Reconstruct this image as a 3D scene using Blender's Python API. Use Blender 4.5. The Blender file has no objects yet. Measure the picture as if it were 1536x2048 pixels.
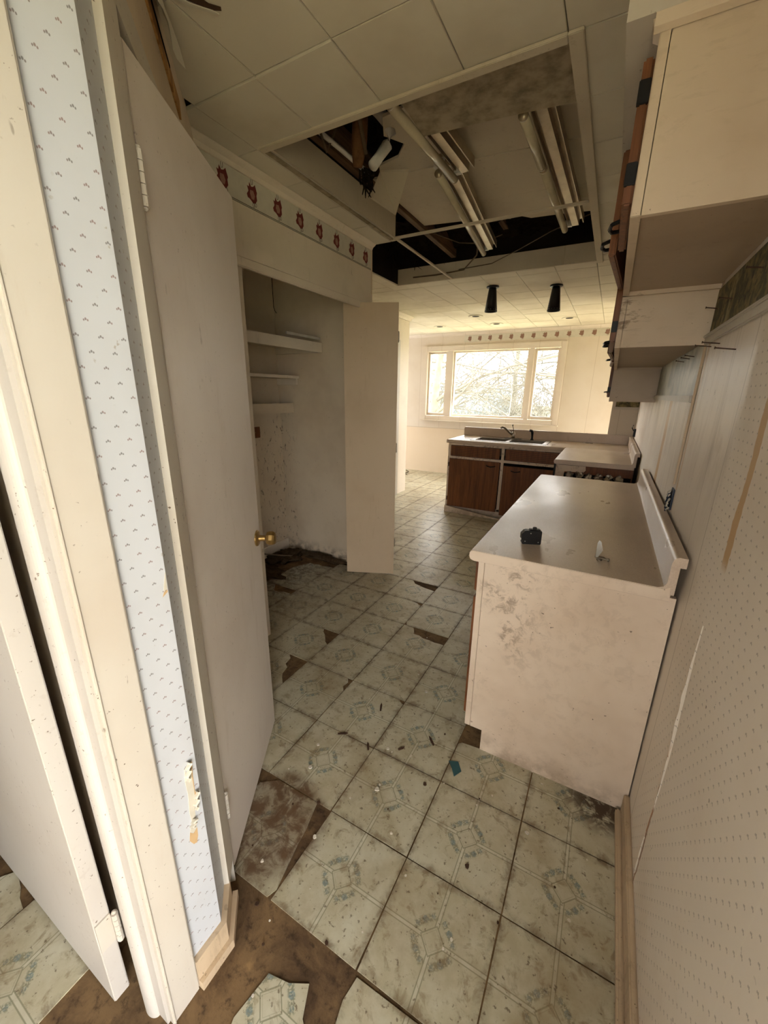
import bpy, bmesh, math, random
from mathutils import Vector, Matrix
random.seed(7)
SC = bpy.context.scene
COL = SC.collection

# ------------------------------------------------------------------ camera
cam_d = bpy.data.cameras.new('camera')
cam = bpy.data.objects.new('camera', cam_d); COL.objects.link(cam)
cam_d.sensor_fit = 'VERTICAL'; cam_d.sensor_height = 36.0
cam_d.lens = 36.0 * 795.05 / 2048.0
cam_d.clip_start = 0.02; cam_d.clip_end = 300
R0 = Vector((0.87442676, 0.48498478, 0.01294614))
R1 = Vector((0.15083411, -0.24639799, -0.95735944))
R2 = Vector((-0.46111485, 0.83909344, -0.28860925))
cam.matrix_world = Matrix(((R0.x, -R1.x, -R2.x, 0.36305), (R0.y, -R1.y, -R2.y, -0.84750),
                           (R0.z, -R1.z, -R2.z, 1.45586), (0, 0, 0, 1)))
SC.camera = cam

# ------------------------------------------------------------------ world, sun, exposure
W = bpy.data.worlds.new('overcast_sky'); SC.world = W; W.use_nodes = True
bg = W.node_tree.nodes['Background']
bg.inputs['Color'].default_value = (1.0, 0.982, 0.958, 1)
bg.inputs['Strength'].default_value = 8.5
sun_d = bpy.data.lights.new('sun', 'SUN'); sun_d.energy = 14.0; sun_d.angle = 0.02; sun_d.color = (1, 0.95, 0.86)
sun = bpy.data.objects.new('sun', sun_d); COL.objects.link(sun)
sun.rotation_euler = Vector((0.80, 0.10, 0.62)).to_track_quat('Z', 'Y').to_euler()
SC.view_settings.view_transform = 'Standard'; SC.view_settings.look = 'None'
SC.view_settings.gamma = 1.0; SC.view_settings.use_curve_mapping = False
SC.view_settings.exposure = 1.06
def portal(name, loc, direction, sx, sy):
    d = bpy.data.lights.new(name, 'AREA'); d.shape = 'RECTANGLE'; d.size = sx; d.size_y = sy
    d.cycles.is_portal = True
    o = bpy.data.objects.new(name, d); COL.objects.link(o); o.location = loc
    o.rotation_euler = Vector(direction).to_track_quat('-Z', 'Z').to_euler()
portal('portal_kitchen_window', (-1.55, 6.28, 1.6), (0, -1, 0), 2.3, 1.3)
portal('portal_dining_door', (2.28, 5.45, 1.05), (-1, 0, 0), 1.1, 2.1)
portal('portal_back_door', (0.70, -1.47, 1.0), (-1, 0, 0), 0.9, 2.0)
portal('portal_added_back_window', (0.36, -2.68, 1.5), (0, 1, 0), 0.5, 0.8)  # sits in the added, unseen window of the back wall
portal('portal_added_dining_opening', (-4.52, 5.3, 1.05), (1, 0, 0), 0.7, 2.1)  # sits in the unseen opening added to brighten the dining area

# ------------------------------------------------------------------ material helper
def S(r, g, b):
    f = lambda c: (c / 255 / 12.92) if c / 255 <= 0.04045 else ((c / 255 + 0.055) / 1.055) ** 2.4
    return (f(r), f(g), f(b), 1)
class Mat:
    def __init__(s, name):
        s.m = bpy.data.materials.new(name); s.m.use_nodes = True
        s.nt = s.m.node_tree; s.b = s.nt.nodes['Principled BSDF']; s.o = s.nt.nodes['Material Output']
    def n(s, t): return s.nt.nodes.new('ShaderNode' + t)
    def set(s, sock, v):
        if isinstance(v, bpy.types.NodeSocket): s.nt.links.new(v, sock)
        elif isinstance(v, (int, float)) and sock.type in ('RGBA',): sock.default_value = (v, v, v, 1)
        else: sock.default_value = v
    def math(s, op, a, b=0.0, clamp=False):
        x = s.n('Math'); x.operation = op; x.use_clamp = clamp
        s.set(x.inputs[0], a); s.set(x.inputs[1], b); return x.outputs[0]
    def pos(s): return s.n('NewGeometry').outputs['Position']
    def obj(s): return s.n('TexCoord').outputs['Object']
    def rnd(s): return s.n('ObjectInfo').outputs['Random']
    def sep(s, v):
        x = s.n('SeparateXYZ'); s.set(x.inputs[0], v); return x.outputs[0], x.outputs[1], x.outputs[2]
    def comb(s, a, b, c=0.0):
        x = s.n('CombineXYZ'); s.set(x.inputs[0], a); s.set(x.inputs[1], b); s.set(x.inputs[2], c); return x.outputs[0]
    def scale(s, v, sc):
        x = s.n('VectorMath'); x.operation = 'MULTIPLY'; s.set(x.inputs[0], v); x.inputs[1].default_value = sc; return x.outputs[0]
    def noise(s, v, sc, det=4.0, rough=0.6, dist=0.0):
        x = s.n('TexNoise'); s.set(x.inputs['Vector'], v); x.inputs['Scale'].default_value = sc
        x.inputs['Detail'].default_value = det; x.inputs['Roughness'].default_value = rough
        x.inputs['Distortion'].default_value = dist; return x.outputs['Fac']
    def voro(s, v, sc, feat='F1'):
        x = s.n('TexVoronoi'); x.feature = feat; s.set(x.inputs['Vector'], v); x.inputs['Scale'].default_value = sc
        return x.outputs['Distance']
    def st(s, v, a, b):   # smoothstep a..b -> 0..1 (a may exceed b)
        x = s.n('MapRange'); x.interpolation_type = 'SMOOTHSTEP'; s.set(x.inputs[0], v)
        if a <= b: lo, hi, t0, t1 = a, b, 0, 1
        else: lo, hi, t0, t1 = b, a, 1, 0
        for i, k in enumerate((lo, hi, t0, t1)): x.inputs[i + 1].default_value = k
        return x.outputs[0]
    def band(s, v, c, w, soft):   # 1 inside |v-c|<w
        return s.st(s.math('ABSOLUTE', s.math('SUBTRACT', v, c)), w + soft, max(w - soft, 0.0))
    def mix(s, f, a, b, mode='MIX'):
        x = s.n('Mix'); x.data_type = 'RGBA'; x.blend_type = mode
        s.set(x.inputs[0], f); s.set(x.inputs[6], a); s.set(x.inputs[7], b); return x.outputs[2]
    def mul(s, a, b): return s.math('MULTIPLY', a, b)
    def bump(s, h, strength=0.3, dist=0.002, normal=None):
        x = s.n('Bump'); x.inputs['Strength'].default_value = strength; x.inputs['Distance'].default_value = dist
        s.set(x.inputs['Height'], h)
        if normal is not None: s.set(x.inputs['Normal'], normal)
        return x.outputs[0]
    def done(s, col, rough=0.6, metal=0.0, normal=None, spec=0.4):
        s.set(s.b.inputs['Base Color'], col); s.set(s.b.inputs['Roughness'], rough)
        s.set(s.b.inputs['Metallic'], metal); s.set(s.b.inputs['Specular IOR Level'], spec)
        if normal is not None: s.set(s.b.inputs['Normal'], normal)
        return s.m
    def specks(s, v, sc, lo, hi, gate_sc=3.0, g0=0.45, g1=0.62):
        a = s.st(s.noise(v, sc, 3, 0.6), lo, hi)
        return s.mul(a, s.st(s.noise(v, gate_sc, 3), g0, g1))

def paint(name, col, dirt=0.5, dirtcol=S(120, 98, 72), speck=0.6, rough=0.5, worn=0.0, streak=1.0, spec=0.35):
    m = Mat(name); v = m.pos()
    big = m.noise(v, 1.7, 4, 0.65)
    c = m.mix(m.mul(m.st(big, 0.42, 0.75), 0.35 * dirt), col, dirtcol)
    vs = m.scale(v, (1, 1, 0.18 * streak + 0.02)) if streak else v
    fine = m.st(m.noise(vs, 14, 6, 0.7), 0.55, 0.8)
    c = m.mix(m.mul(fine, 0.35 * dirt), c, dirtcol)
    c = m.mix(m.mul(m.specks(v, 105, 0.67, 0.72, 3, 0.40, 0.56), speck), c, S(92, 74, 56))
    c = m.mix(m.mul(m.specks(m.scale(v, (1.0, 1.0, 0.12)), 30, 0.62, 0.70, 1.6, 0.45, 0.6), 0.28 * dirt), c, dirtcol)
    c = m.mix(m.mul(m.specks(m.scale(v, (1.0, 1.0, 0.35)), 38, 0.68, 0.73, 2.2, 0.46, 0.6), 0.7 * speck), c, S(96, 78, 60))
    if worn:
        wz = m.specks(v, 48, 0.58, 0.68, 6, 0.5, 0.6)
        c = m.mix(m.mul(wz, worn), c, S(120, 84, 56))
    nb = m.bump(m.noise(v, 60, 3), 0.12, 0.002)
    return m.done(c, rough, 0, nb, spec)
def flat(name, col, rough=0.5, metal=0.0, var=0.15, sc=20, spec=0.4, bump=0.0):
    m = Mat(name); v = m.pos()
    c = m.mix(m.mul(m.st(m.noise(v, sc, 4), 0.35, 0.75), var), col, (col[0] * .35, col[1] * .33, col[2] * .3, 1))
    return m.done(c, rough, metal, m.bump(m.noise(v, sc * 3, 3), bump, 0.003) if bump else None, spec)

MT = {}
MT['cream'] = paint('cream_paint', S(226, 214, 196), 0.5)
MT['cream_worn'] = paint('worn_cream_trim_paint', S(201, 194, 182), 0.6, S(170, 140, 106), 1.0, 0.5, 0.0)
MT['base_worn'] = paint('battered_baseboard_paint', S(206, 184, 154), 1.3, S(96, 72, 50), 1.0, 0.6, 0.35)
MT['door'] = paint('door_paint', S(214, 204, 194), 0.55, S(150, 122, 92), 0.45, 0.45)
MT['white_door'] = paint('white_door_paint', S(196, 190, 182), 0.35, S(140, 118, 92), 0.8, 0.45, 0.1)
MT['bifold'] = paint('bifold_paint', S(212, 190, 160), 0.5, S(150, 116, 80), 0.4, 0.5)
def closetpaint():
    m = Mat('closet_wall_paint'); v = m.pos(); x, y, z = m.sep(v)
    c = m.mix(m.mul(m.st(m.noise(v, 1.8, 4, 0.65), 0.4, 0.75), 0.35), S(216, 200, 176), S(168, 142, 112))
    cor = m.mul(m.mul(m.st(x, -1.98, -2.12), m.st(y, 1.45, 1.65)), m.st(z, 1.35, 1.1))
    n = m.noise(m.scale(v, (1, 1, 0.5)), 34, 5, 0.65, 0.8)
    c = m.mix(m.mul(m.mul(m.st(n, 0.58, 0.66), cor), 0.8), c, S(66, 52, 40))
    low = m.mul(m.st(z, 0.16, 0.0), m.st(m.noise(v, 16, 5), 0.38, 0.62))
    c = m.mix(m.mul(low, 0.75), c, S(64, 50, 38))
    c = m.mix(m.mul(m.specks(v, 70, 0.68, 0.73, 3, 0.42, 0.58), 0.7), c, S(88, 70, 54))
    return m.done(c, 0.6, 0, m.bump(m.noise(v, 60, 3), 0.12, 0.002), 0.3)
MT['closet'] = closetpaint()
def cabpaint():
    m = Mat('cabinet_paint'); v = m.pos()
    c = m.mix(m.mul(m.st(m.noise(v, 1.9, 4, 0.65), 0.40, 0.72), 0.35), S(222, 205, 186), S(176, 148, 120))
    sm = m.mul(m.st(m.noise(v, 30, 6, 0.72, 0.6), 0.47, 0.62), m.st(m.noise(v, 5.0, 3), 0.40, 0.54))
    xx, yy, zz = m.sep(v)
    hand = m.math('ADD', 0.10, m.mul(m.mul(m.st(xx, 0.30, 0.12), m.st(zz, 0.42, 0.58)), 0.5))
    c = m.mix(m.mul(sm, hand), c, S(112, 88, 66))
    c = m.mix(m.mul(m.specks(v, 75, 0.70, 0.735, 4, 0.40, 0.55), 0.85), c, S(72, 54, 40))
    c = m.mix(m.mul(m.specks(m.scale(v, (0.5, 1, 1.6)), 36, 0.69, 0.73, 3, 0.45, 0.6), 0.6), c, S(120, 92, 66))
    x, y, z = m.sep(v)
    low = m.mul(m.st(z, 0.14, 0.0), m.st(m.noise(v, 14, 4), 0.35, 0.65))
    c = m.mix(m.mul(low, 0.5), c, S(120, 94, 68))
    return m.done(c, 0.45, 0, m.bump(m.noise(v, 60, 3), 0.1, 0.002), 0.35)
def cab2paint():
    m = Mat('upper_cabinet_paint'); v = m.pos(); x, y, z = m.sep(v)
    c = m.mix(m.mul(m.st(m.noise(v, 2.2, 4, 0.65), 0.40, 0.72), 0.4), S(206, 187, 162), S(170, 142, 112))
    sm = m.mul(m.st(m.noise(m.scale(v, (0.6, 1, 1.8)), 24, 5, 0.7, 0.6), 0.50, 0.64), m.st(m.noise(v, 5, 3), 0.44, 0.58))
    hand = m.math('ADD', 0.10, m.mul(m.mul(m.st(x, 0.46, 0.38), m.st(y, 0.9, 1.0)), 0.6))
    c = m.mix(m.mul(sm, hand), c, S(104, 78, 56))
    c = m.mix(m.mul(m.specks(v, 80, 0.69, 0.73, 4, 0.42, 0.56), 0.7), c, S(92, 70, 50))
    return m.done(c, 0.45, 0, m.bump(m.noise(v, 60, 3), 0.1, 0.002), 0.35)
MT['cab'] = cabpaint()
MT['cab2'] = cab2paint()
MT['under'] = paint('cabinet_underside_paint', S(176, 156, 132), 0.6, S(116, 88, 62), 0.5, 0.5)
MT['farwall'] = paint('dining_wall_paint', S(232, 220, 198), 0.3, S(170, 140, 105), 0.5, 0.6)
MT['wood'] = None

def wood(name, c1, c2, axis=2, rough=0.45):
    m = Mat(name); v = m.pos()
    sc = [18, 18, 18]; sc[axis] = 1.2
    g = m.noise(m.scale(v, tuple(sc)), 2.2, 6, 0.65, 0.6)
    c = m.mix(m.st(g, 0.35, 0.7), c1, c2)
    c = m.mix(m.mul(m.st(m.noise(v, 3, 3), 0.5, 0.8), 0.4), c, (c2[0] * .4, c2[1] * .4, c2[2] * .4, 1))
    return m.done(c, rough, 0, m.bump(g, 0.1, 0.001))
MT['wood'] = wood('dark_stained_wood', S(126, 76, 40), S(90, 52, 26))
MT['joist'] = wood('old_joist_wood', S(110, 84, 56), S(70, 50, 32), 1, 0.8)
MT['rawwood'] = wood('raw_split_wood', S(196, 150, 92), S(150, 104, 58), 2, 0.8)

# ceiling tile / boards
def m_ceiling():
    m = Mat('ceiling_tile_fibre'); v = m.pos()
    c = m.mix(m.mul(m.st(m.noise(v, 2.2, 4), 0.4, 0.75), 0.28), S(214, 206, 188), S(150, 130, 98))
    c = m.mix(m.mul(m.rnd(), 0.10), c, S(176, 164, 140))
    c = m.mix(m.mul(m.specks(v, 110, 0.70, 0.76), 0.4), c, S(110, 92, 70))
    return m.done(c, 0.75, 0, m.bump(m.noise(v, 140, 3), 0.15, 0.001), 0.2)
MT['ctile'] = m_ceiling()
MT['plaster'] = paint('bare_plaster_board', S(196, 184, 162), 0.6, S(130, 106, 76), 0.5, 0.8)
MT['soffit'] = paint('soffit_plaster', S(196, 186, 170), 0.7, S(116, 98, 76), 0.9, 0.7)
MT['mottled'] = flat('mottled_grey_board', S(168, 154, 130), 0.9, 0, 0.8, 14, 0.2, 0.5)
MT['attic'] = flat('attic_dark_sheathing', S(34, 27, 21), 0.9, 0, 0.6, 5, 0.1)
MT['black'] = flat('black_metal', S(22, 21, 22), 0.45, 0.3, 0.2, 30)
MT['blackplastic'] = flat('black_plastic', S(24, 25, 27), 0.35, 0, 0.2, 60)
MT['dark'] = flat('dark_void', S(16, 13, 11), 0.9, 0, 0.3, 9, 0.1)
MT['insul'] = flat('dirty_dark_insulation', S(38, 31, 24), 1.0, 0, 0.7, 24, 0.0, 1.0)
MT['dirt'] = flat('dry_dark_dirt', S(78, 64, 48), 1.0, 0, 0.7, 40, 0.0, 1.0)
MT['steel'] = flat('brushed_stainless', S(150, 140, 126), 0.32, 0.85, 0.35, 14)
MT['chrome'] = flat('dull_chrome', S(150, 140, 124), 0.28, 0.9, 0.3, 30)
MT['alu'] = flat('channel_metal', S(172, 158, 134), 0.35, 0.7, 0.4, 12)
MT['zinc'] = flat('zinc_plate', S(214, 214, 210), 0.3, 0.8, 0.2, 60)
MT['brass'] = flat('tarnished_brass', S(168, 138, 86), 0.34, 0.9, 0.4, 40)
MT['pvc'] = flat('dirty_white_pvc', S(206, 200, 190), 0.4, 0, 0.3, 16)
MT['rust'] = flat('rusty_pipe', S(120, 86, 56), 0.85, 0, 0.7, 22, 0.2, 0.5)
MT['tube'] = flat('fluorescent_tube_glass', S(196, 184, 156), 0.18, 0, 0.2, 9)
MT['rubberwire'] = flat('old_wire', S(96, 80, 58), 0.7, 0, 0.4, 20)
MT['tan'] = flat('tan_backing_paper', S(204, 172, 128), 0.8, 0, 0.25, 25)
MT['paperback'] = flat('torn_paper', S(206, 200, 184), 0.8, 0, 0.12, 25)
MT['foil'] = flat('crumpled_foil', S(186, 180, 170), 0.3, 0.85, 0.4, 40, 0.5, 0.6)
MT['teal'] = flat('teal_plastic', S(40, 84, 90), 0.4, 0, 0.2, 40)
MT['chip'] = flat('plaster_chip', S(214, 206, 190), 0.8, 0, 0.2, 60)
MT['splinter'] = flat('dark_splinter', S(70, 48, 32), 0.8, 0, 0.4, 40)
MT['bluedebris'] = flat('scorched_blue_wiring', S(36, 46, 66), 0.5, 0, 0.5, 60)
MT['red'] = flat('dark_red_print', S(112, 44, 40), 0.75, 0, 0.45, 90)
MT['brownprint'] = flat('brown_print', S(142, 108, 92), 0.75, 0, 0.4, 90)
MT['inkline'] = flat('ink_line', S(74, 56, 48), 0.75, 0, 0.1, 60)
MT['pink'] = flat('faded_pink_print', S(160, 118, 104), 0.75, 0, 0.3, 90)

def m_laminate():
    m = Mat('taupe_laminate'); v = m.pos()
    c = m.mix(m.st(m.noise(v, 240, 2), 0.4, 0.6), S(208, 190, 172), S(200, 181, 162))
    sm = m.noise(m.scale(v, (1.6, 0.7, 1)), 3, 4, 0.6)
    c = m.mix(m.mul(m.st(sm, 0.35, 0.75), 0.22), c, S(160, 138, 116))
    c = m.mix(m.mul(m.specks(v, 130, 0.715, 0.735, 6, 0.42, 0.6), 0.9), c, S(58, 44, 32))
    r = m.math('ADD', 0.27, m.mul(m.st(sm, 0.3, 0.8), 0.14))
    return m.done(c, r, 0, None, 0.5)
MT['lam'] = m_laminate()

def m_tile():
    m = Mat('vinyl_floor_tile'); o = m.obj(); w = m.pos()
    x, y, z = m.sep(o)
    ax = m.math('ABSOLUTE', x); ay = m.math('ABSOLUTE', y)
    field = m.mix(m.st(m.noise(w, 9, 5, 0.65), 0.3, 0.7), S(198, 194, 172), S(182, 175, 148))
    # centre diamond and the double lines that run to the middle of each side
    di = m.math('ADD', ax, ay)
    mn = m.math('MINIMUM', ax, ay)
    line_d = m.band(di, 0.036, 0.0022, 0.001)
    line_d2 = m.mul(m.band(di, 0.028, 0.0010, 0.0006), 0.5)
    outside = m.st(di, 0.036, 0.038)
    dbl = m.mul(m.band(mn, 0.0052, 0.0013, 0.0008), outside)
    lines = m.math('MAXIMUM', m.math('MAXIMUM', line_d, line_d2), dbl)
    c = m.mix(m.mul(lines, 0.9), field, S(140, 138, 114))
    dark_in = m.mul(m.band(mn, 0.0, 0.0035, 0.001), outside)
    c = m.mix(m.mul(dark_in, 0.35), c, S(216, 214, 198))
    # flower sprays along the four sides of the diamond
    u = m.mul(m.math('ADD', x, y), 0.7071); v2 = m.mul(m.math('SUBTRACT', x, y), 0.7071)
    au = m.math('ABSOLUTE', u); av = m.math('ABSOLUTE', v2)
    a = m.math('MAXIMUM', au, av); b = m.math('MINIMUM', au, av)
    arc = m.math('ADD', a, m.mul(m.mul(b, b), 2.6))
    spray = m.mul(m.band(arc, 0.050, 0.009, 0.004), m.st(b, 0.038, 0.030))
    leafn = m.st(m.noise(o, 210, 2, 0.5), 0.42, 0.52)
    c = m.mix(m.mul(m.mul(spray, leafn), 0.72), c, S(114, 118, 98))
    d1 = m.math('SQRT', m.math('ADD', m.math('POWER', m.math('SUBTRACT', a, 0.051), 2.0), m.mul(b, b)))
    bb = m.math('SUBTRACT', b, 0.024)
    d2 = m.math('SQRT', m.math('ADD', m.math('POWER', m.math('SUBTRACT', a, 0.049), 2.0), m.mul(bb, bb)))
    blob = m.math('MAXIMUM', m.st(d1, 0.0095, 0.0065), m.mul(m.st(d2, 0.007, 0.005), 0.7))
    fl = m.mul(blob, m.st(m.noise(o, 320, 2), 0.36, 0.5))
    c = m.mix(m.mul(fl, 0.72), c, S(104, 130, 136))
    # fade with distance from the doorway: old traffic wear, world based
    wx, wy, wz = m.sep(w)
    n1 = m.noise(w, 3.1, 6, 0.7); n2 = m.noise(w, 21, 5, 0.7, 0.5); n3 = m.noise(w, 75, 3)
    c = m.mix(m.mul(m.st(n1, 0.42, 0.72), 0.55), c, S(142, 120, 84))
    c = m.mix(m.mul(m.st(n2, 0.52, 0.68), 0.55), c, S(124, 102, 70))
    c = m.mix(m.mul(m.st(n3, 0.62, 0.70), 0.7), c, S(84, 64, 44))
    edge = m.st(m.math('MAXIMUM', ax, ay), 0.125, 0.152)
    c = m.mix(m.mul(edge, m.mul(m.st(n2, 0.35, 0.6), 0.55)), c, S(96, 76, 54))
    # filthy closet end and the soaked tile by the pantry door
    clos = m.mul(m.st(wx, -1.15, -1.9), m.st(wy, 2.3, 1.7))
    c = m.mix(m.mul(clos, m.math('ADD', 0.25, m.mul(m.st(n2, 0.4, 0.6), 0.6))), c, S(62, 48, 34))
    px = m.math('ADD', wx, 0.47); py = m.math('ADD', wy, 0.13)
    pd = m.math('SQRT', m.math('ADD', m.mul(px, px), m.mul(py, py)))
    wet = m.mul(m.st(m.math('ADD', pd, m.mul(n1, 0.10)), 0.27, 0.20), m.math('ADD', 0.5, m.mul(m.st(n2, 0.38, 0.6), 0.45)))
    c = m.mix(wet, c, S(98, 74, 52))
    qx = m.math('SUBTRACT', wx, 0.56); qy = m.mul(m.math('SUBTRACT', wy, 0.50), 1.4)
    qd = m.math('SQRT', m.math('ADD', m.mul(qx, qx), m.mul(qy, qy)))
    c = m.mix(m.mul(m.st(m.math('ADD', qd, m.mul(n2, 0.12)), 0.26, 0.12), m.st(n2, 0.36, 0.55)), c, S(70, 54, 38))
    rough = m.math('ADD', 0.20, m.mul(n1, 0.25))
    nb = m.bump(m.noise(w, 8, 3), 0.25, 0.004)
    return m.done(c, rough, 0, nb, 0.45)
MT['tile'] = m_tile()

def m_sub():
    m = Mat('stained_subfloor'); v = m.pos()
    n1 = m.noise(v, 5, 6, 0.7, 0.4); n2 = m.noise(v, 34, 5, 0.7)
    c = m.mix(m.st(n1, 0.35, 0.62), S(80, 62, 44), S(124, 100, 70))
    c = m.mix(m.mul(m.st(n2, 0.5, 0.7), 0.7), c, S(48, 36, 26))
    c = m.mix(m.mul(m.st(m.noise(v, 13, 5), 0.62, 0.74), 0.5), c, S(160, 128, 86))
    return m.done(c, 0.85, 0, m.bump(n2, 0.4, 0.004), 0.2)
MT['sub'] = m_sub()

def motif(m, a, b, sx, sy, r, spread):
    """three-leaf sprig repeated on a staggered grid; a, b in metres"""
    row = m.math('FLOOR', m.math('DIVIDE', b, sy))
    off = m.mul(m.math('MODULO', m.math('ABSOLUTE', row), 2.0), 0.5)
    u = m.mul(m.math('SUBTRACT', m.math('FRACT', m.math('ADD', m.math('DIVIDE', a, sx), off)), 0.5), sx)
    v = m.mul(m.math('SUBTRACT', m.math('FRACT', m.math('DIVIDE', b, sy)), 0.5), sy)
    tot = None
    for cx, cy, rr in ((0, spread * 0.35, r), (-spread, -spread * 0.2, r * 0.8), (spread, -spread * 0.2, r * 0.8)):
        du = m.math('SUBTRACT', u, cx); dv = m.mul(m.math('SUBTRACT', v, cy), 0.7)
        d = m.math('SQRT', m.math('ADD', m.mul(du, du), m.mul(dv, dv)))
        k = m.st(d, rr * 1.2, rr * 0.75)
        tot = k if tot is None else m.math('MAXIMUM', tot, k)
    return tot
def m_paper_left():
    m = Mat('sprig_wallpaper_white'); v = m.pos(); x, y, z = m.sep(v)
    a = m.math('SUBTRACT', y, m.mul(x, 0.25))
    k = motif(m, m.math('ADD', a, 5.0), m.math('ADD', z, 1.0), 0.034, 0.0225, 0.0014, 0.0027)
    base = m.mix(m.mul(m.st(m.noise(v, 5, 4), 0.45, 0.8), 0.25), S(200, 203, 208), S(178, 176, 172))
    c = m.mix(m.mul(k, 0.75), base, m.mix(m.st(m.noise(v, 60, 1), 0.4, 0.6), S(130, 96, 92), S(96, 92, 92)))
    c = m.mix(m.mul(m.specks(v, 60, 0.68, 0.74, 5), 0.6), c, S(150, 134, 112))
    return m.done(c, 0.5, 0, m.bump(m.noise(v, 90, 3), 0.06, 0.001), 0.35)
MT['paperL'] = m_paper_left()
def m_paper_right():
    m = Mat('sprig_wallpaper_aged'); v = m.pos(); x, y, z = m.sep(v)
    k = motif(m, m.math('ADD', y, 5.0), m.math('ADD', z, 1.0), 0.034, 0.0235, 0.0017, 0.0028)
    n1 = m.noise(v, 2.0, 5, 0.65); nj = m.noise(v, 7, 4); nf = m.noise(v, 30, 4)
    base = m.mix(m.mul(m.st(n1, 0.4, 0.75), 0.45), S(230, 219, 205), S(206, 186, 162))
    bare = m.st(y, 0.36, 0.44)                       # painted-over panelling further in
    c = m.mix(m.mul(m.mul(k, 0.5), m.math('SUBTRACT', 1.0, bare)), base, S(104, 88, 74))
    vs = m.scale(v, (1, 1.0, 0.12))
    run = m.st(m.noise(m.scale(v, (1, 1.0, 0.3)), 7, 6, 0.7, 0.5), 0.42, 0.70)
    hi = m.mul(m.st(z, 1.0, 1.4), bare)
    c = m.mix(m.mul(m.mul(run, hi), 0.55), c, S(146, 124, 98))
    # torn strips of tan backing
    ya = m.math('ADD', y, m.mul(m.math('SUBTRACT', nj, 0.5), 0.05))
    t1 = m.mul(m.band(ya, 0.214, 0.019, 0.002), m.st(z, 1.08, 1.12))
    t2 = m.mul(m.band(ya, 1.02, 0.012, 0.003), m.st(z, 1.09, 1.12))
    t3 = m.mul(m.band(ya, 1.75, 0.05, 0.006), m.st(z, 1.44, 1.43))
    t4 = m.mul(m.band(ya, 0.222, 0.004, 0.0015), m.st(z, 0.62, 0.55))
    c = m.mix(m.math('MAXIMUM', m.math('MAXIMUM', t1, t3), m.mul(t2, 0.8)), c, S(196, 160, 114))
    c = m.mix(m.mul(t4, 0.9), c, S(140, 96, 60))
    for yy, wd in ((-0.299, 0.0025), (0.435, 0.002), (1.30, 0.002), (1.46, 0.002), (0.60, 0.0012)):
        c = m.mix(m.mul(m.band(y, yy, wd, 0.001), 0.55), c, S(232, 222, 206) if yy < 0 else S(118, 98, 76))
    # mildewed paper above the lower rail, beyond the step
    mil = m.mul(m.st(y, 1.07, 1.08), m.st(z, 1.455, 1.46))
    c = m.mix(m.mul(mil, 0.9), c, m.mix(m.st(nj, 0.35, 0.65), S(176, 172, 150), S(112, 112, 92)))
    c = m.mix(m.mul(m.specks(v, 48, 0.69, 0.73, 3, 0.42, 0.6), 0.8), c, S(92, 70, 50))
    rough = m.math('SUBTRACT', 0.62, m.mul(hi, 0.22))
    nb = m.bump(m.math('ADD', m.mul(nj, 0.8), m.mul(nf, 0.4)), 0.15, 0.004)
    return m.done(c, rough, 0, nb, 0.45)
MT['paperR'] = m_paper_right()
def m_landscape():
    m = Mat('landscape_border_print'); v = m.pos(); x, y, z = m.sep(v)
    n = m.noise(v, 13, 5, 0.65, 0.8); n2 = m.noise(v, 40, 5, 0.7)
    c = m.mix(m.st(n, 0.42, 0.6), S(140, 126, 84), S(84, 80, 56))
    c = m.mix(m.mul(m.st(n2, 0.52, 0.62), 0.8), c, S(52, 50, 38))
    c = m.mix(m.mul(m.st(m.noise(v, 8, 3), 0.58, 0.66), 0.7), c, S(178, 166, 124))
    return m.done(c, 0.7)
MT['landscape'] = m_landscape()
def m_farwall():
    m = Mat('dining_panel_paint'); v = m.pos(); x, y, z = m.sep(v)
    base = m.mix(m.mul(m.st(m.noise(v, 1.6, 4), 0.4, 0.75), 0.3), S(214, 203, 188), S(190, 168, 140))
    g = m.math('ABSOLUTE', m.math('SUBTRACT', m.math('FRACT', m.math('DIVIDE', m.math('ADD', x, 20.0), 0.405)), 0.5))
    ln = m.mul(m.st(g, 0.008, 0.004), m.st(z, 0.84, 0.85))
    hz = m.band(z, 0.835, 0.006, 0.003)
    c = m.mix(m.mul(m.math('MAXIMUM', ln, hz), 0.4), base, S(140, 114, 84))
    c = m.mix(m.mul(m.st(z, 0.835, 0.83), 0.45), c, S(222, 196, 160))
    c = m.mix(m.mul(m.specks(v, 40, 0.70, 0.74), 0.6), c, S(90, 70, 50))
    return m.done(c, 0.6, 0, None, 0.3)
MT['farwall'] = m_farwall()
def m_glass():
    m = Mat('window_glass')
    t = m.n('BsdfTransparent'); g = m.n('BsdfGlossy'); g.inputs['Roughness'].default_value = 0.02
    mx = m.n('MixShader'); mx.inputs[0].default_value = 0.05
    m.nt.links.new(t.outputs[0], mx.inputs[1]); m.nt.links.new(g.outputs[0], mx.inputs[2])
    m.nt.links.new(mx.outputs[0], m.o.inputs['Surface']); return m.m
MT['glass'] = m_glass()
MT['bark'] = flat('pale_bark', S(100, 97, 82), 0.9, 0, 0.5, 6)
MT['twig'] = flat('bare_twigs', S(92, 89, 80), 0.9, 0, 0.3, 4)
MT['ground'] = flat('dry_spring_grass', S(160, 160, 128), 0.95, 0, 0.3, 1.2)
MT['blueroof'] = flat('pale_blue_metal_roof', S(112, 134, 142), 0.5, 0.1, 0.1, 2)
MT['whiteside'] = flat('white_siding', S(226, 226, 220), 0.7, 0, 0.1, 2)
MT['houseext'] = flat('exterior_siding', S(210, 208, 200), 0.8, 0, 0.1, 2)

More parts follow.
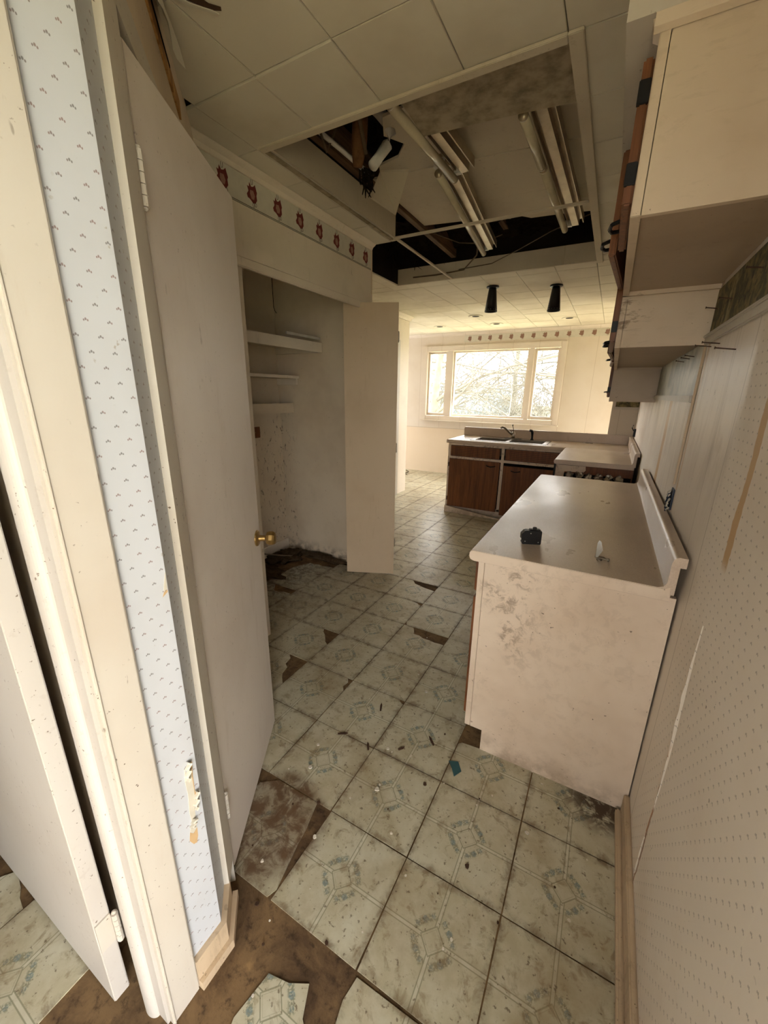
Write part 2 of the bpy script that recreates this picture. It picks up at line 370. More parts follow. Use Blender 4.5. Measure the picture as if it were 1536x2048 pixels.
# ------------------------------------------------------------------ mesh helpers
OFF = {}
def BM(): return bmesh.new()
def box(bm, x0, x1, y0, y1, z0, z1, bev=0.0):
    v = [bm.verts.new((x, y, z)) for z in (z0, z1) for x, y in ((x0, y0), (x1, y0), (x1, y1), (x0, y1))]
    fs = [(0, 3, 2, 1), (4, 5, 6, 7), (0, 1, 5, 4), (1, 2, 6, 5), (2, 3, 7, 6), (3, 0, 4, 7)]
    F = [bm.faces.new([v[i] for i in f]) for f in fs]
    if bev:
        es = list({e for f in F for e in f.edges})
        bmesh.ops.bevel(bm, geom=es, offset=bev, segments=2, affect='EDGES')
    return bm
def prism(bm, pts, ax, a0, a1):
    """extrude the 2-D outline pts along axis ax ('x','y','z')"""
    def P(p, a):
        return {'x': (a, p[0], p[1]), 'y': (p[0], a, p[1]), 'z': (p[0], p[1], a)}[ax]
    v0 = [bm.verts.new(P(p, a0)) for p in pts]; v1 = [bm.verts.new(P(p, a1)) for p in pts]
    n = len(pts)
    bm.faces.new(v0); bm.faces.new(v1[::-1])
    for i in range(n): bm.faces.new((v0[i], v1[i], v1[(i + 1) % n], v0[(i + 1) % n]))
    return bm
def tube(bm, path, r, n=8):
    pts = [Vector(p) for p in path]; rs = r if isinstance(r, (list, tuple)) else [r] * len(pts)
    rings = []; up = Vector((0.13, 0.27, 0.95))
    for i, p in enumerate(pts):
        t = (pts[min(i + 1, len(pts) - 1)] - pts[max(i - 1, 0)]).normalized()
        a = t.cross(up)
        if a.length < 1e-3: a = t.cross(Vector((1, 0, 0)))
        a.normalize(); b = t.cross(a).normalized()
        rings.append([bm.verts.new(p + (a * math.cos(2 * math.pi * k / n) + b * math.sin(2 * math.pi * k / n)) * rs[i]) for k in range(n)])
    for i in range(len(rings) - 1):
        for k in range(n):
            bm.faces.new((rings[i][k], rings[i][(k + 1) % n], rings[i + 1][(k + 1) % n], rings[i + 1][k]))
    bm.faces.new(rings[0][::-1]); bm.faces.new(rings[-1]); return bm
def lathe(bm, prof, c=(0, 0, 0), ax='z', n=20):
    rings = []
    for r, h in prof:
        ring = []
        for k in range(n):
            a = 2 * math.pi * k / n; p, q = r * math.cos(a), r * math.sin(a)
            d = {'z': (p, q, h), 'y': (p, h, q), 'x': (h, p, q)}[ax]
            ring.append(bm.verts.new((c[0] + d[0], c[1] + d[1], c[2] + d[2])))
        rings.append(ring)
    for i in range(len(rings) - 1):
        for k in range(n): bm.faces.new((rings[i][k], rings[i][(k + 1) % n], rings[i + 1][(k + 1) % n], rings[i + 1][k]))
    bm.faces.new(rings[0][::-1]); bm.faces.new(rings[-1]); return bm
def mk(name, bm, mat, parent=None, smooth=False, local=False):
    bmesh.ops.recalc_face_normals(bm, faces=bm.faces)
    off = Vector((0, 0, 0))
    if parent is not None:
        if not local: off = OFF.get(parent.name, Vector((0, 0, 0)))
    elif not local:
        xs = [v.co for v in bm.verts]
        off = Vector(((min(v.x for v in xs) + max(v.x for v in xs)) / 2, (min(v.y for v in xs) + max(v.y for v in xs)) / 2, min(v.z for v in xs)))
    if off.length: bmesh.ops.translate(bm, verts=bm.verts, vec=-off)
    me = bpy.data.meshes.new(name); bm.to_mesh(me); bm.free()
    if smooth:
        for p in me.polygons: p.use_smooth = True
        if smooth == 'auto': me.set_sharp_from_angle(angle=0.7)
    me.materials.append(MT[mat] if isinstance(mat, str) else mat)
    o = bpy.data.objects.new(name, me); COL.objects.link(o)
    if parent is not None: o.parent = parent
    else: o.location = off
    OFF[o.name] = off
    return o
def tag(o, label=None, cat=None, group=None, kind=None):
    if label: o['label'] = label
    if cat: o['category'] = cat
    if group: o['group'] = group
    if kind: o['kind'] = kind
    return o
def thing(name, label, cat, loc=(0, 0, 0), rz=0.0, group=None):
    o = bpy.data.objects.new(name, None); COL.objects.link(o); o.empty_display_size = 0.1
    o.location = loc; o.rotation_euler = (0, 0, rz); OFF[o.name] = Vector(loc)
    return tag(o, label, cat, group)
def struct(name, bm, mat, label, parent=None):
    o = mk(name, bm, mat, parent)
    if parent is None: tag(o, label, name.split('_')[0], None, 'structure')
    return o
def bx(*a, **k): return box(BM(), *a, **k)
T = 0.3048

# ------------------------------------------------------------------ SETTING: floor
floor = struct('floor', bx(-4.6, 2.4, -2.75, 6.35, -0.12, 0.0), 'sub', 'brown stained bare subfloor under patterned vinyl tiles')
def tile_mesh(name, pts, th=0.0032):
    bm = prism(BM(), [((p[0] - 0.5) * T, (p[1] - 0.5) * T) for p in pts], 'z', 0.0, th)
    bmesh.ops.recalc_face_normals(bm, faces=bm.faces)
    me = bpy.data.meshes.new(name); bm.to_mesh(me); bm.free(); me.materials.append(MT['tile']); return me
g = 0.0075
FULL = [(g, g), (1 - g, g), (1 - g, 1 - g), (g, 1 - g)]
full_me = tile_mesh('floor_tile', FULL)
def jag(a, b, n, amp):
    """ragged line from a to b (exclusive ends)"""
    out = []
    for k in range(1, n):
        t = k / n; out.append((a[0] + (b[0] - a[0]) * t + random.uniform(-amp, amp), a[1] + (b[1] - a[1]) * t + random.uniform(-amp, amp)))
    return out
L, H = g, 1 - g
broken = {
    (-4, 2): [(L, L), (H, L), (H, .60)] + jag((H, .60), (.62, H), 5, .03) + [(.62, H), (L, H)],
    (-4, 1): [(L, L), (H, L), (H, .35)] + jag((H, .35), (.58, H), 6, .04) + [(.58, H), (L, H)],
    (-2, 3): [(L, L), (H, L), (H, .72)] + jag((H, .72), (.25, .78), 7, .03) + [(.22, H), (L, H)],
    (-3, 5): [(L, L), (H, L), (H, .70)] + jag((H, .70), (.3, .86), 6, .02) + [(.28, H), (L, H)],
    (-3, 1): [(L, L), (H, L), (H, .72), (.93, .80), (.95, .92), (.9, H), (L, H)],
    (-2, 1): [(L, L), (H, L), (H, .93), (.93, .96), (.9, H), (L, H)],
    (-3, 4): [(L, L), (H, L), (H, .88)] + jag((H, .88), (.75, H), 4, .02) + [(.72, H), (L, H)],
    (-2, 4): [(.05, L), (H, L), (H, H), (L, H), (L, .1)],
    (0, 1): [(L, L), (H, L), (H, .86)] + jag((H, .86), (.35, .72), 8, .03) + [(.05, .70), (L, .66)],
    (-2, -1): [(L, L), (.95, L), (.99, .1)] + jag((.97, .12), (.82, .95), 6, .015) + [(.80, H), (.2, H), (L, .85)],
    (-1, -2): [(.38, .02), (.60, .10)] + [(.80, .22), (.93, .30), (.90, .48), (.78, .56), (.70, .74), (.55, .66), (.36, .62), (.30, .3)],
    (0, -2): [(.04, L), (H, L), (H, H), (.03, .97), (.00, .8), (.05, .5)],
    (-6, 3): [(L, .2), (.5, L), (H, L), (H, .8)] + jag((H, .8), (.4, .7), 5, .04) + [(.3, H), (L, H)],
    (-6, 5): [(L, L), (H, L), (H, .55)] + jag((H, .55), (.1, .45), 6, .04),
    (-7, 4): [(L, L), (.7, L), (.62, .5), (.4, .7), (L, .6)],
    (-4, -3): [(L, L), (H, L), (H, .8)] + jag((H, .8), (.45, .92), 5, .02) + [(.4, .7), (L, .62)],
}
missing = {(-2, -2), (-2, -3), (-7, 5), (-7, 3), (-3, -2), (-1, -3)}
def tile_here(i, j):
    x, y = (i + .5) * T, (j + .5) * T
    if (i, j) in missing: return False
    if j < -4: return False
    if x > 0.62: return y > 4.6 and x < 0.7
    if 0.0 < x and 0.62 < y < 2.0: return False                 # under the near base cabinet
    if -1.2 < x and 3.9 < y < 4.5: return False                 # under the sink base
    if x > 0.0 and 2.95 < y < 4.5: return False
    if y < -0.62: return x > -1.55
    if x + y < -0.777 - .05 and x > -1.36 and y < 0.6: return False   # pantry
    if x < -1.36 and y < 0.62: return False
    if x < -2.3 and y < 4.5: return False
    if x < -2.25 and y < 2.0: return False
    return x > -3.4 and y < 6.25
for i in range(-12, 3):
    for j in range(-5, 21):
        if not tile_here(i, j): continue
        me = tile_mesh('floor_tile', broken[(i, j)]) if (i, j) in broken else full_me
        o = bpy.data.objects.new('floor_tile', me); COL.objects.link(o); o.parent = floor
        fo = OFF['floor']
        o.location = ((i + .5) * T - fo.x, (j + .5) * T - fo.y, 0.0002 - fo.z + random.uniform(0, .0008))
        o.rotation_euler = (0, 0, random.choice((0, math.pi / 2, math.pi, -math.pi / 2)) * (0 if (i, j) in broken else 1) + random.gauss(0, 0.0035))

# ------------------------------------------------------------------ SETTING: walls
bm = BM()
box(bm, 0.63, 0.75, -1.02, 4.66, 0, 3.0); box(bm, 0.63, 0.75, -2.75, -1.92, 0, 3.0); box(bm, 0.63, 0.75, -1.92, -1.02, 2.0, 3.0)
wall_right = struct('wall_right', bm, 'paperR', 'aged sprig wallpaper wall with torn seams beside the counter')
struct('wall_stub', bx(0.367, 0.63, 4.525, 4.64, 0, 2.46), 'farwall', 'short wall return behind the corner of the far counter')
bm = BM()
for b in ((-4.6, -2.66, 0, 3.0), (-0.43, 2.4, 0, 3.0), (-2.66, -0.43, 0, 1.05), (-2.66, -0.43, 2.16, 3.0)):
    box(bm, b[0], b[1], 6.2, 6.34, b[2], b[3])
struct('wall_far', bm, 'farwall', 'cream panelled wall around the bright picture window')
bm = BM(); box(bm, 2.25, 2.4, 4.64, 4.9, 0, 3.0); box(bm, 2.25, 2.4, 6.0, 6.3, 0, 3); box(bm, 2.25, 2.4, 4.9, 6.0, 2.1, 3.0)
box(bm, 0.75, 2.4, 4.55, 4.66, 0, 3.0)
struct('wall_dining', bm, 'farwall', 'dining room side wall beyond the kitchen stub wall')
bm = BM(); box(bm, -2.37, -2.25, 4.29, 4.57, 0, 2.46); box(bm, -2.37, -2.25, 2.0, 3.45, 0, 2.46); box(bm, -2.37, -2.25, 3.45, 4.29, 2.05, 2.46)
struct('wall_left', bm, 'cream', 'cream left wall past the closet, ending in a bright corner')
bm = BM(); box(bm, -2.25, -2.236, 4.20, 4.285, 0, 2.13, .004); box(bm, -2.25, -2.236, 3.36, 3.45, 0, 2.13, .004); box(bm, -2.25, -2.236, 3.45, 4.2, 2.05, 2.13, .004)
struct('trim_1', bm, 'cream_worn', 'painted casing around the doorway in the left wall')
bm = BM(); box(bm, -4.6, -4.45, 1.9, 4.95, 0, 3.0); box(bm, -4.6, -4.45, 5.65, 6.3, 0, 3.0); box(bm, -4.6, -4.45, 4.95, 5.65, 2.1, 3.0)  # the opening is added, out of view, to brighten the far room
struct('wall_dining_left', bm, 'farwall', 'far left wall of the dining area with an added unseen opening for light')
struct('wall_hall', bx(-4.5, -2.37, 3.0, 3.1, 0, 3.0), 'closet', 'hall wall behind the left doorway')
# closet shell
bm = BM()
box(bm, -1.38, -1.28, 0.44, 0.70, 0, 2.46); box(bm, -1.38, -1.28, 1.78, 1.90, 0, 2.46); box(bm, -1.38, -1.28, 0.70, 1.78, 2.066, 2.46)
closet_front = struct('wall_closet', bm, 'cream', 'cream closet front wall with a red motif paper border')
bm = BM()
box(bm, -2.30, -2.18, 0.5, 1.92, 0, 2.46); box(bm, -2.18, -1.38, 1.86, 1.92, 0, 2.46); box(bm, -2.18, -1.38, 0.5, 0.6, 0, 2.46)
box(bm, -1.38, -1.28, 1.90, 1.92, 0, 2.46)
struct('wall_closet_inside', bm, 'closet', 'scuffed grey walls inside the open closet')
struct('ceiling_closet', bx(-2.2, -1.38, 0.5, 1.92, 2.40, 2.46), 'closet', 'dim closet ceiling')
# pantry with its diagonal doorway
DX, DY = -0.70711, 0.70711
def D(s, k): return (-0.342 + DX * s + 0.70711 * k, -0.437 + DY * s + 0.70711 * k)
bm = prism(BM(), [(-0.342, -0.588), (-0.342, -0.437), D(.15, 0), D(.15, -.07), (-0.418, -0.52), (-0.418, -0.588)], 'z', 0, 2.46)
pillar = struct('wall_pillar', bm, 'paperL', 'narrow white sprig wallpaper pier between the two door casings')
bm = prism(BM(), [D(.15, 0), D(.80, 0), D(.80, -.08), D(.15, -.08)], 'z', 2.06, 2.46)
prism(bm, [D(.80, 0), D(1.326, 0), D(1.326, -.08), D(.80, -.08)], 'z', 0, 2.46)
diag = struct('wall_pantry', bm, 'closet', 'diagonal pantry wall above the open door, paper torn away')
bm = BM(); box(bm, -2.62, -0.56, -0.56, -0.48, 0, 3.0); box(bm, -1.38, -1.30, -0.48, 0.44, 0, 2.46); box(bm, -2.62, -2.5, -2.75, -0.48, 0, 3.0)
struct('wall_side_room', bm, 'closet', 'walls of the side room behind the white door')
bm = BM(); box(bm, -1.2995, -1.28, -0.479, 0.44, 0, 2.4); box(bm, -1.28, -0.56, -0.4795, -0.46, 0, 2.4)  # black panels added so the gap beside the side door reads as shade
struct('wall_pantry_blackout', bm, 'dark', 'unseen black panels added in the pantry to darken the gap beside the white door')
bm = BM(); box(bm, -0.46, -0.342, -2.75, -1.45, 0, 2.46); box(bm, -0.46, -0.342, -1.45, -0.60, 2.06, 2.46)
struct('wall_entry', bm, 'paperL', 'wall above and beyond the side room doorway')
bm = BM(); box(bm, -2.62, 0.11, -2.75, -2.63, 0, 3.0); box(bm, 0.61, 0.75, -2.75, -2.63, 0, 3.0); box(bm, 0.11, 0.61, -2.75, -2.63, 0, 1.1); box(bm, 0.11, 0.61, -2.75, -2.63, 1.9, 3.0)  # window opening added behind the camera to light the near surfaces
struct('wall_back', bm, 'cream', 'back wall of the entry with an added unseen window opening for light')
struct('wall_exterior_left', bx(-4.6, -2.6, 1.82, 1.9, 0, 3.0), 'closet', 'closing wall of the hall')

# ------------------------------------------------------------------ SETTING: ceiling
OX0, OX1, OY0, OY1 = -1.085, 0.108, 0.700, 2.985      # the torn-open light box
bm = BM(); zc0, zc1 = 2.454, 2.47
box(bm, -4.6, 2.4, -2.75, OY0, zc0, zc1); box(bm, -4.6, 2.4, OY1, 6.3, zc0, zc1)
box(bm, -4.6, -1.62, OY0, OY1, zc0, zc1); box(bm, OX1, 2.4, OY0, OY1, zc0, zc1); box(bm, -1.62, OX0, OY0, 1.86, zc0, zc1)
ceiling = struct('ceiling', bm, 'attic', 'ceiling of square fibre tiles with a large torn opening')
fo = OFF['ceiling']
def ctile(x0, x1, y0, y1, tilt=None):
    if x1 - x0 < .02 or y1 - y0 < .02: return
    e = 0.0017
    bm = box(BM(), -(x1 - x0) / 2 + e, (x1 - x0) / 2 - e, -(y1 - y0) / 2 + e, (y1 - y0) / 2 - e, 0, 0.0125, .0015)
    o = mk('ceiling_tile', bm, 'ctile', ceiling, local=True)
    o.location = ((x0 + x1) / 2 - fo.x, (y0 + y1) / 2 - fo.y, 2.440 - fo.z + random.uniform(-.0008, .001))
    if tilt: o.rotation_euler = tilt; o.location.z -= 0.004
xg = [-0.515 + T * k for k in range(-12, 11)]; yg = [0.39 + T * k for k in range(-5, 20)]
for i in range(len(xg) - 1):
    for j in range(len(yg) - 1):
        x0, x1, y0, y1 = xg[i], xg[i + 1], yg[j], yg[j + 1]
        if y0 < 4.5: x1 = min(x1, 0.276)
        else: x1 = min(x1, 2.24)
        cx, cy = (x0 + x1) / 2, (y0 + y1) / 2
        if cy < 0.5 and cx + cy < -0.80: continue
        if cy < -0.60 and cx < -0.40: continue
        if cy < 0.75: x0 = max(x0, -1.28 if cy > .3 else -1.2)
        elif cy < 1.9: x0 = max(x0, -1.28)
        elif cy < 4.45: x0 = max(x0, -2.25)
        y1 = min(y1, 6.2)
        if x1 <= x0 or cx > 0.7: continue
        if y1 <= OY0 + .01 or y0 >= OY1 - .01:
            tl = None
            if abs(x0 + .819) < .02 and abs(y0 - .39) < .02: tl = (0.006, -0.012, 0)
            if abs(x0 + 1.124) < .02 and abs(y0 - .39) < .02: tl = (-0.006, 0.010, 0)
            ctile(x0, x1, y0, y1, tl); continue
        if y0 < OY1 < y1: ctile(max(x0, -2.25), x1, OY1, y1)     # rows cut by the far edge
        yb = min(y1, OY1)
        lim = OX0 if cy < 1.9 else -1.62
        if x0 < lim: ctile(x0, min(x1, lim), y0, yb)
        if x1 > OX1: ctile(max(x0, OX1 + .002), x1, y0, yb)
for k, (x0, x1) in enumerate(((0.276, 0.63), )):
    ctile(x0, x1, -0.6, 0.235)
soff = struct('soffit', bx(0.278, 0.63, 0.235, 4.525, 2.131, 2.455), 'soffit', 'stained plaster soffit above the upper cabinets')
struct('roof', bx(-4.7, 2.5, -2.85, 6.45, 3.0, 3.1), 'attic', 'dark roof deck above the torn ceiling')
# crown mouldings
def crown_pts(w=0.04, h=0.035): return [(0, 0), (0, -h), (w * .25, -h), (w * .45, -h * .55), (w * .8, -h * .3), (w, -h * .1), (w, 0)]
bm = prism(BM(), [(-1.28 + a, 2.4395 + b) for a, b in crown_pts(.042, .036)], 'y', 0.46, 1.90)
struct('trim_2', bm, 'cream', 'crown moulding along the top of the closet wall')
bm = prism(BM(), [(-2.25 + a, 2.4395 + b) for a, b in crown_pts(.07, .05)], 'y', 1.92, 4.57)
struct('trim_3', bm, 'cream', 'crown moulding along the left wall')
bm = prism(BM(), [(6.2 - a, 2.4395 + b) for a, b in crown_pts(.05, .045)], 'x', -4.4, 2.2)
struct('trim_4', bm, 'farwall', 'crown moulding above the picture window')
# opening trim
bm = box(BM(), OX1 - .012, OX1 + .030, OY0 - .02, OY1 + .01, 2.428, 2.4385, .002)
struct('trim_5', bm, 'plaster', 'flat trim strip along the right edge of the ceiling opening')
bm = box(BM(), OX0 - .02, OX1 - .013, OY0 - .022, OY0 + .012, 2.427, 2.4385, .002)
struct('trim_6', bm, 'plaster', 'flat trim strip along the near edge of the ceiling opening')
bm = box(BM(), OX0 - .02, OX0 + .004, OY0 + .013, 1.86, 2.430, 2.4385, .002)
struct('trim_7', bm, 'mottled', 'dark edge strip along the left side of the ceiling opening')
# closet door casing and header lines
bm = BM(); box(bm, -1.28, -1.266, 0.62, 1.90, 2.055, 2.13, .003); box(bm, -1.28, -1.258, 0.62, 1.90, 2.014, 2.055, .004)
box(bm, -1.28, -1.268, 1.79, 1.86, 0, 2.014, .003)
struct('trim_8', bm, 'cream', 'painted casing boards over the closet opening')
# casings by the pier
bm = box(BM(), -0.342, -0.328, -0.592, -0.523, 0, 2.12, .004)
box(bm, -0.342, -0.325, -0.596, -0.588, 0, 2.12, .003)
struct('trim_9', bm, 'cream_worn', 'scuffed cream casing board at the near left corner')
bm = box(BM(), -0.418, -0.3425, -0.602, -0.5885, 0, 2.08)
n = 14
pts = [(-0.398 + .024 * math.cos(math.pi * k / n + math.pi), -0.6022 + .014 * math.sin(math.pi * k / n + math.pi)) for k in range(n + 1)]
prism(bm, pts, 'z', 0, 2.06)
struct('trim_10', bm, 'white_door', 'rounded white door stop on the near left jamb')
bm = prism(BM(), [D(.085, 0), D(.150, 0), D(.150, .018), D(.085, .014)], 'z', .09, 2.12)
prism(bm, [D(.15, -.07), D(.156, -.07), D(.156, .018), D(.15, .018)], 'z', 0, 2.06)
prism(bm, [D(.085, 0), D(.86, 0), D(.86, .016), D(.085, .016)], 'z', 2.06, 2.125)
prism(bm, [D(.80, 0), D(.86, 0), D(.86, .016), D(.80, .016)], 'z', 0, 2.06)
struct('trim_11', bm, 'cream_worn', 'white casing around the diagonal pantry door')
# baseboards
bm = prism(BM(), [(-0.342, -0.523), (-0.328, -0.523), (-0.328, -0.431), D(.09, .016), D(.09, 0), (-0.342, -0.437)], 'z', 0, 0.098)
prism(bm, [(-0.328, -0.523), (-0.316, -0.523), (-0.316, -0.426), D(.105, .030), D(.105, .016), (-0.328, -0.431)], 'z', 0, 0.03)
struct('baseboard_left', bm, 'base_worn', 'battered brown-stained baseboard under the sprig wallpaper pier')
bm = box(BM(), 0.612, 0.63, -1.02, 0.522, 0, 0.085, .004); box(bm, 0.594, 0.612, -1.02, 0.505, 0, 0.028, .005)
struct('baseboard_right', bm, 'base_worn', 'dirty baseboard with shoe moulding along the right wall')
bm = box(BM(), -2.18, -2.165, 0.6, 1.86, 0, 0.10, .004)
struct('baseboard_closet', bm, 'cream', 'low white baseboard inside the closet')

# wall details: rails, borders and paper
bm = box(BM(), 0.618, 0.63, -1.02, 1.06, 1.632, 1.662, .003); box(bm, 0.612, 0.63, -1.02, 1.06, 1.655, 1.664, .002)
struct('trim_12', bm, 'cream_worn', 'white rail below the dark landscape border')
bm = box(BM(), 0.616, 0.63, 1.085, 2.72, 1.432, 1.458, .003); struct('trim_13', bm, 'cream_worn', 'lower white rail on the far part of the right wall')
bm = box(BM(), 0.622, 0.6295, 1.062, 1.074, 1.12, 1.632, .002); struct('trim_14', bm, 'base_worn', 'upright batten where the two wall panellings meet')
lb = mk('landscape_border', bx(0.628, 0.6299, -1.02, 1.06, 1.664, 1.81), 'landscape'); tag(lb, 'dark olive landscape paper border on the right wall below the near upper cabinet', 'wallpaper border')
lb2 = mk('landscape_border', bx(0.40, 0.629, 4.522, 4.5249, 1.33, 1.43), 'landscape'); tag(lb2, 'small olive landscape border scrap on the stub wall over the corner counter', 'wallpaper border')
bm = box(BM(), 0.385, 0.63, 4.512, 4.5249, 1.300, 1.328, .003); struct('trim_15', bm, 'cream_worn', 'short rail on the stub wall under the paper scrap')

# red motif border (closet wall) and brown motif border (window wall)
def motif_shape(put, sc):
    """house-and-bear like cut-out, drawn as a few flat outlines around (0,0); put(pts, name, mat)"""
    body = [(-.024, .006), (-.030, .024), (-.020, .022), (-.016, .040), (-.006, .026), (.006, .030), (.016, .040), (.026, .012), (.022, .002),
            (.024, -.016), (.014, -.030), (.000, -.034), (-.012, -.026), (-.020, -.022), (-.030, -.020), (-.034, -.008), (-.028, .000)]
    put([(a * sc, b * sc) for a, b in body], 'motif_body', 'dark')
    put([(a * sc, b * sc) for a, b in [(-.014, .012), (.004, .014), (.012, -.004), (.006, -.020), (-.008, -.020), (-.016, -.004)]], 'motif_heart', 'light')
    ring = lambda cx, cy, rx, ry, w: ([(cx + rx * math.cos(t), cy + ry * math.sin(t)) for t in [k * math.pi / 6 for k in range(0, 13)]] +
                                      [(cx + (rx - w) * math.cos(t), cy + (ry - w) * math.sin(t)) for t in [k * math.pi / 6 for k in range(12, -1, -1)]])
    put([(a * sc, b * sc) for a, b in ring(-.002, .046, .006, .013, .0017)], 'motif_loop', 'ink')
    put([(a * sc, b * sc) for a, b in ring(.002, -.040, .006, .009, .0017)], 'motif_hook', 'ink')
    put([(a * sc, b * sc) for a, b in ring(.014, -.036, .006, .008, .0017)], 'motif_hook', 'ink')
bd = thing('paper_border', 'cream paper border with dark red house motifs along the closet wall', 'wallpaper border', (-1.2785, 1.18, 2.282))
mk('paper_strip', bx(-1.2798, -1.2785, 0.46, 1.899, 2.282, 2.404), 'paperback', bd)
bm = BM(); box(bm, -1.2786, -1.2778, 0.46, 1.899, 2.288, 2.2905); box(bm, -1.2786, -1.2778, 0.46, 1.899, 2.2825, 2.2845)
mk('border_line', bm, 'inkline', bd)
for k in range(9):
    yc = 0.640 + 0.1708 * (k - 0.04)
    if yc > 1.87: continue
    cache = []
    def put(pts, nm, kind, yc=yc):
        bm = prism(BM(), [(yc + a, 2.346 + b) for a, b in pts], 'x', -1.2785, {'dark': -1.2781, 'light': -1.2777, 'ink': -1.2779}[kind])
        mk(nm, bm, {'dark': 'red', 'light': 'pink', 'ink': 'inkline'}[kind], bd)
    motif_shape(put, 1.08)
bd2 = thing('paper_border', 'faded paper border strip with brown motifs above the picture window', 'wallpaper border', (-0.8, 6.198, 2.285))
mk('paper_strip', bx(-2.0, 0.6, 6.1985, 6.1998, 2.285, 2.392), 'paperback', bd2)
for k in range(14):
    xc = -1.90 + 0.1708 * k
    if xc > .45: continue
    def put(pts, nm, kind, xc=xc):
        bm = prism(BM(), [(xc + a, 2.338 + b) for a, b in pts], 'y', 6.1985, {'dark': 6.1981, 'light': 6.1977, 'ink': 6.1979}[kind])
        mk(nm, bm, {'dark': 'brownprint', 'light': 'brownprint', 'ink': 'brownprint'}[kind], bd2)
    motif_shape(put, 1.08)

# ------------------------------------------------------------------ picture window
win = thing('window_1', None, None, (-1.55, 6.2, 0.98)); tag(win, 'three-part picture window with cream frame over the sink', 'window', None, 'structure')
for (x0, x1, z0, z1) in ((-2.74, -2.645, 0.98, 2.245), (-0.445, -0.365, 0.98, 2.245), (-2.645, -0.445, 2.150, 2.245), (-2.645, -0.445, 0.98, 1.055)):
    mk('casing', bx(x0, x1, 6.165, 6.2, z0, z1, bev=.006), 'farwall', win)
mk('sill', bx(-2.76, -0.35, 6.10, 6.2, 0.965, 0.98, bev=.004), 'farwall', win)
for x0, x1 in ((-2.275, -2.165), (-0.905, -0.825)):
    mk('mullion', bx(x0, x1, 6.175, 6.30, 1.055, 2.15, bev=.008), 'farwall', win)
for k, (x0, x1) in enumerate(((-2.645, -2.275), (-2.165, -0.905), (-0.825, -0.445))):
    s = .028 if k == 1 else .038
    bm = BM()
    box(bm, x0, x0 + s, 6.21, 6.27, 1.055, 2.15, .004); box(bm, x1 - s, x1, 6.21, 6.27, 1.055, 2.15, .004)
    box(bm, x0 + s, x1 - s, 6.21, 6.27, 1.055, 1.055 + s * 1.3, .004); box(bm, x0 + s, x1 - s, 6.21, 6.27, 2.15 - s, 2.15, .004)
    sash = mk('sash', bm, 'farwall', win)
    mk('pane', bx(x0 + s, x1 - s, 6.238, 6.242, 1.055 + s * 1.3, 2.15 - s), 'glass', sash)

# ------------------------------------------------------------------ doors
def hinge(parent, name, x, y, z, mat='cream_worn', h=0.09, r=0.0075, leaf=None):
    bm = BM()
    for k in range(5):
        a = z + h * k / 5 + .0006; b = z + h * (k + 1) / 5 - .0006
        lathe(bm, [(r, a), (r, b)], (x, y, 0), 'z', 10)
    lathe(bm, [(r * .5, z + h), (r * .8, z + h + .004), (r * .3, z + h + .008)], (x, y, 0), 'z', 10)
    lathe(bm, [(r * .3, z - .006), (r * .8, z - .003), (r * .5, z)], (x, y, 0), 'z', 10)
    if leaf: box(bm, *leaf)
    return mk(name, bm, mat, parent, local=True)
ang = math.atan2(0.5, -0.306)
pd_ = thing('door_1', None, None, (-0.458, -0.303, 0.0), ang); tag(pd_, 'plain off-white pantry door standing ajar with a brass knob', 'door', None, 'structure')
mk('door_slab', box(BM(), 0.006, 0.590, 0.0, 0.035, 0.014, 2.03, .002), 'door', pd_, local=True)
for z in (0.235, 1.78): hinge(pd_, 'hinge', 0.000, -0.004, z)
bm = lathe(BM(), [(.031, 0.0), (.031, -.004), (.026, -.008), (.012, -.010), (.010, -.034), (.016, -.038)], (0.545, 0, 0.918), 'y', 18)
kn = mk('knob_rose', bm, 'brass', pd_, local=True)
bm = lathe(BM(), [(.014, -.034), (.024, -.040), (.0275, -.050), (.0275, -.062), (.022, -.070), (.010, -.073)], (0.545, 0, 0.918), 'y', 8)
mk('knob', bm, 'brass', kn, local=True)
bm = lathe(BM(), [(.031, .035), (.031, .039), (.012, .045), (.010, .068), (.027, .080), (.027, .095), (.012, .105)], (0.545, 0, 0.918), 'y', 10)
mk('knob_back', bm, 'brass', pd_, local=True)
sd = thing('door_2', None, None, (-0.478, -0.61, 0.0), math.pi); tag(sd, 'white side room door swung open at the far left', 'door', None, 'structure')
mk('door_slab', box(BM(), 0.004, 0.76, 0.0, 0.035, 0.012, 2.03, .002), 'white_door', sd, local=True)
hinge(sd, 'hinge', -0.008, -0.004, 0.20, leaf=(0.000, 0.0045, 0.002, 0.033, 0.20, 0.29))
hinge(sd, 'hinge', -0.008, -0.004, 1.75, leaf=(0.000, 0.0045, 0.002, 0.033, 1.75, 1.84))
bang = math.atan2(1.838 - 1.68, -1.018 + 1.368)
bf = thing('bifold_door', 'tall beige bifold door leaf hanging open in front of the closet', 'door', (-1.368, 1.675, 0), bang)
mk('leaf', box(BM(), 0.0, 0.386, 0.0, 0.030, 0.012, 2.046, .002), 'bifold', bf, local=True)
bm = lathe(BM(), [(.012, 0), (.010, -.004), (.006, -.012), (.013, -.018), (.013, -.024), (.004, -.028)], (0, 0, 0), 'x', 12)
bmesh.ops.rotate(bm, verts=bm.verts, cent=(0, 0, 0), matrix=Matrix.Rotation(math.pi, 3, 'Z')); bmesh.ops.translate(bm, verts=bm.verts, vec=(0.386, .015, 0.97))
for z in (0.25, 1.02, 1.80): hinge(bf, 'hinge', 0.389, 0.026, z, 'chrome', .06, .005)
bm.free()
mk('pivot_pin', lathe(BM(), [(.005, 2.046), (.005, 2.062), (.003, 2.064)], (0.03, .015, 0), 'z', 8), 'chrome', bf, local=True)

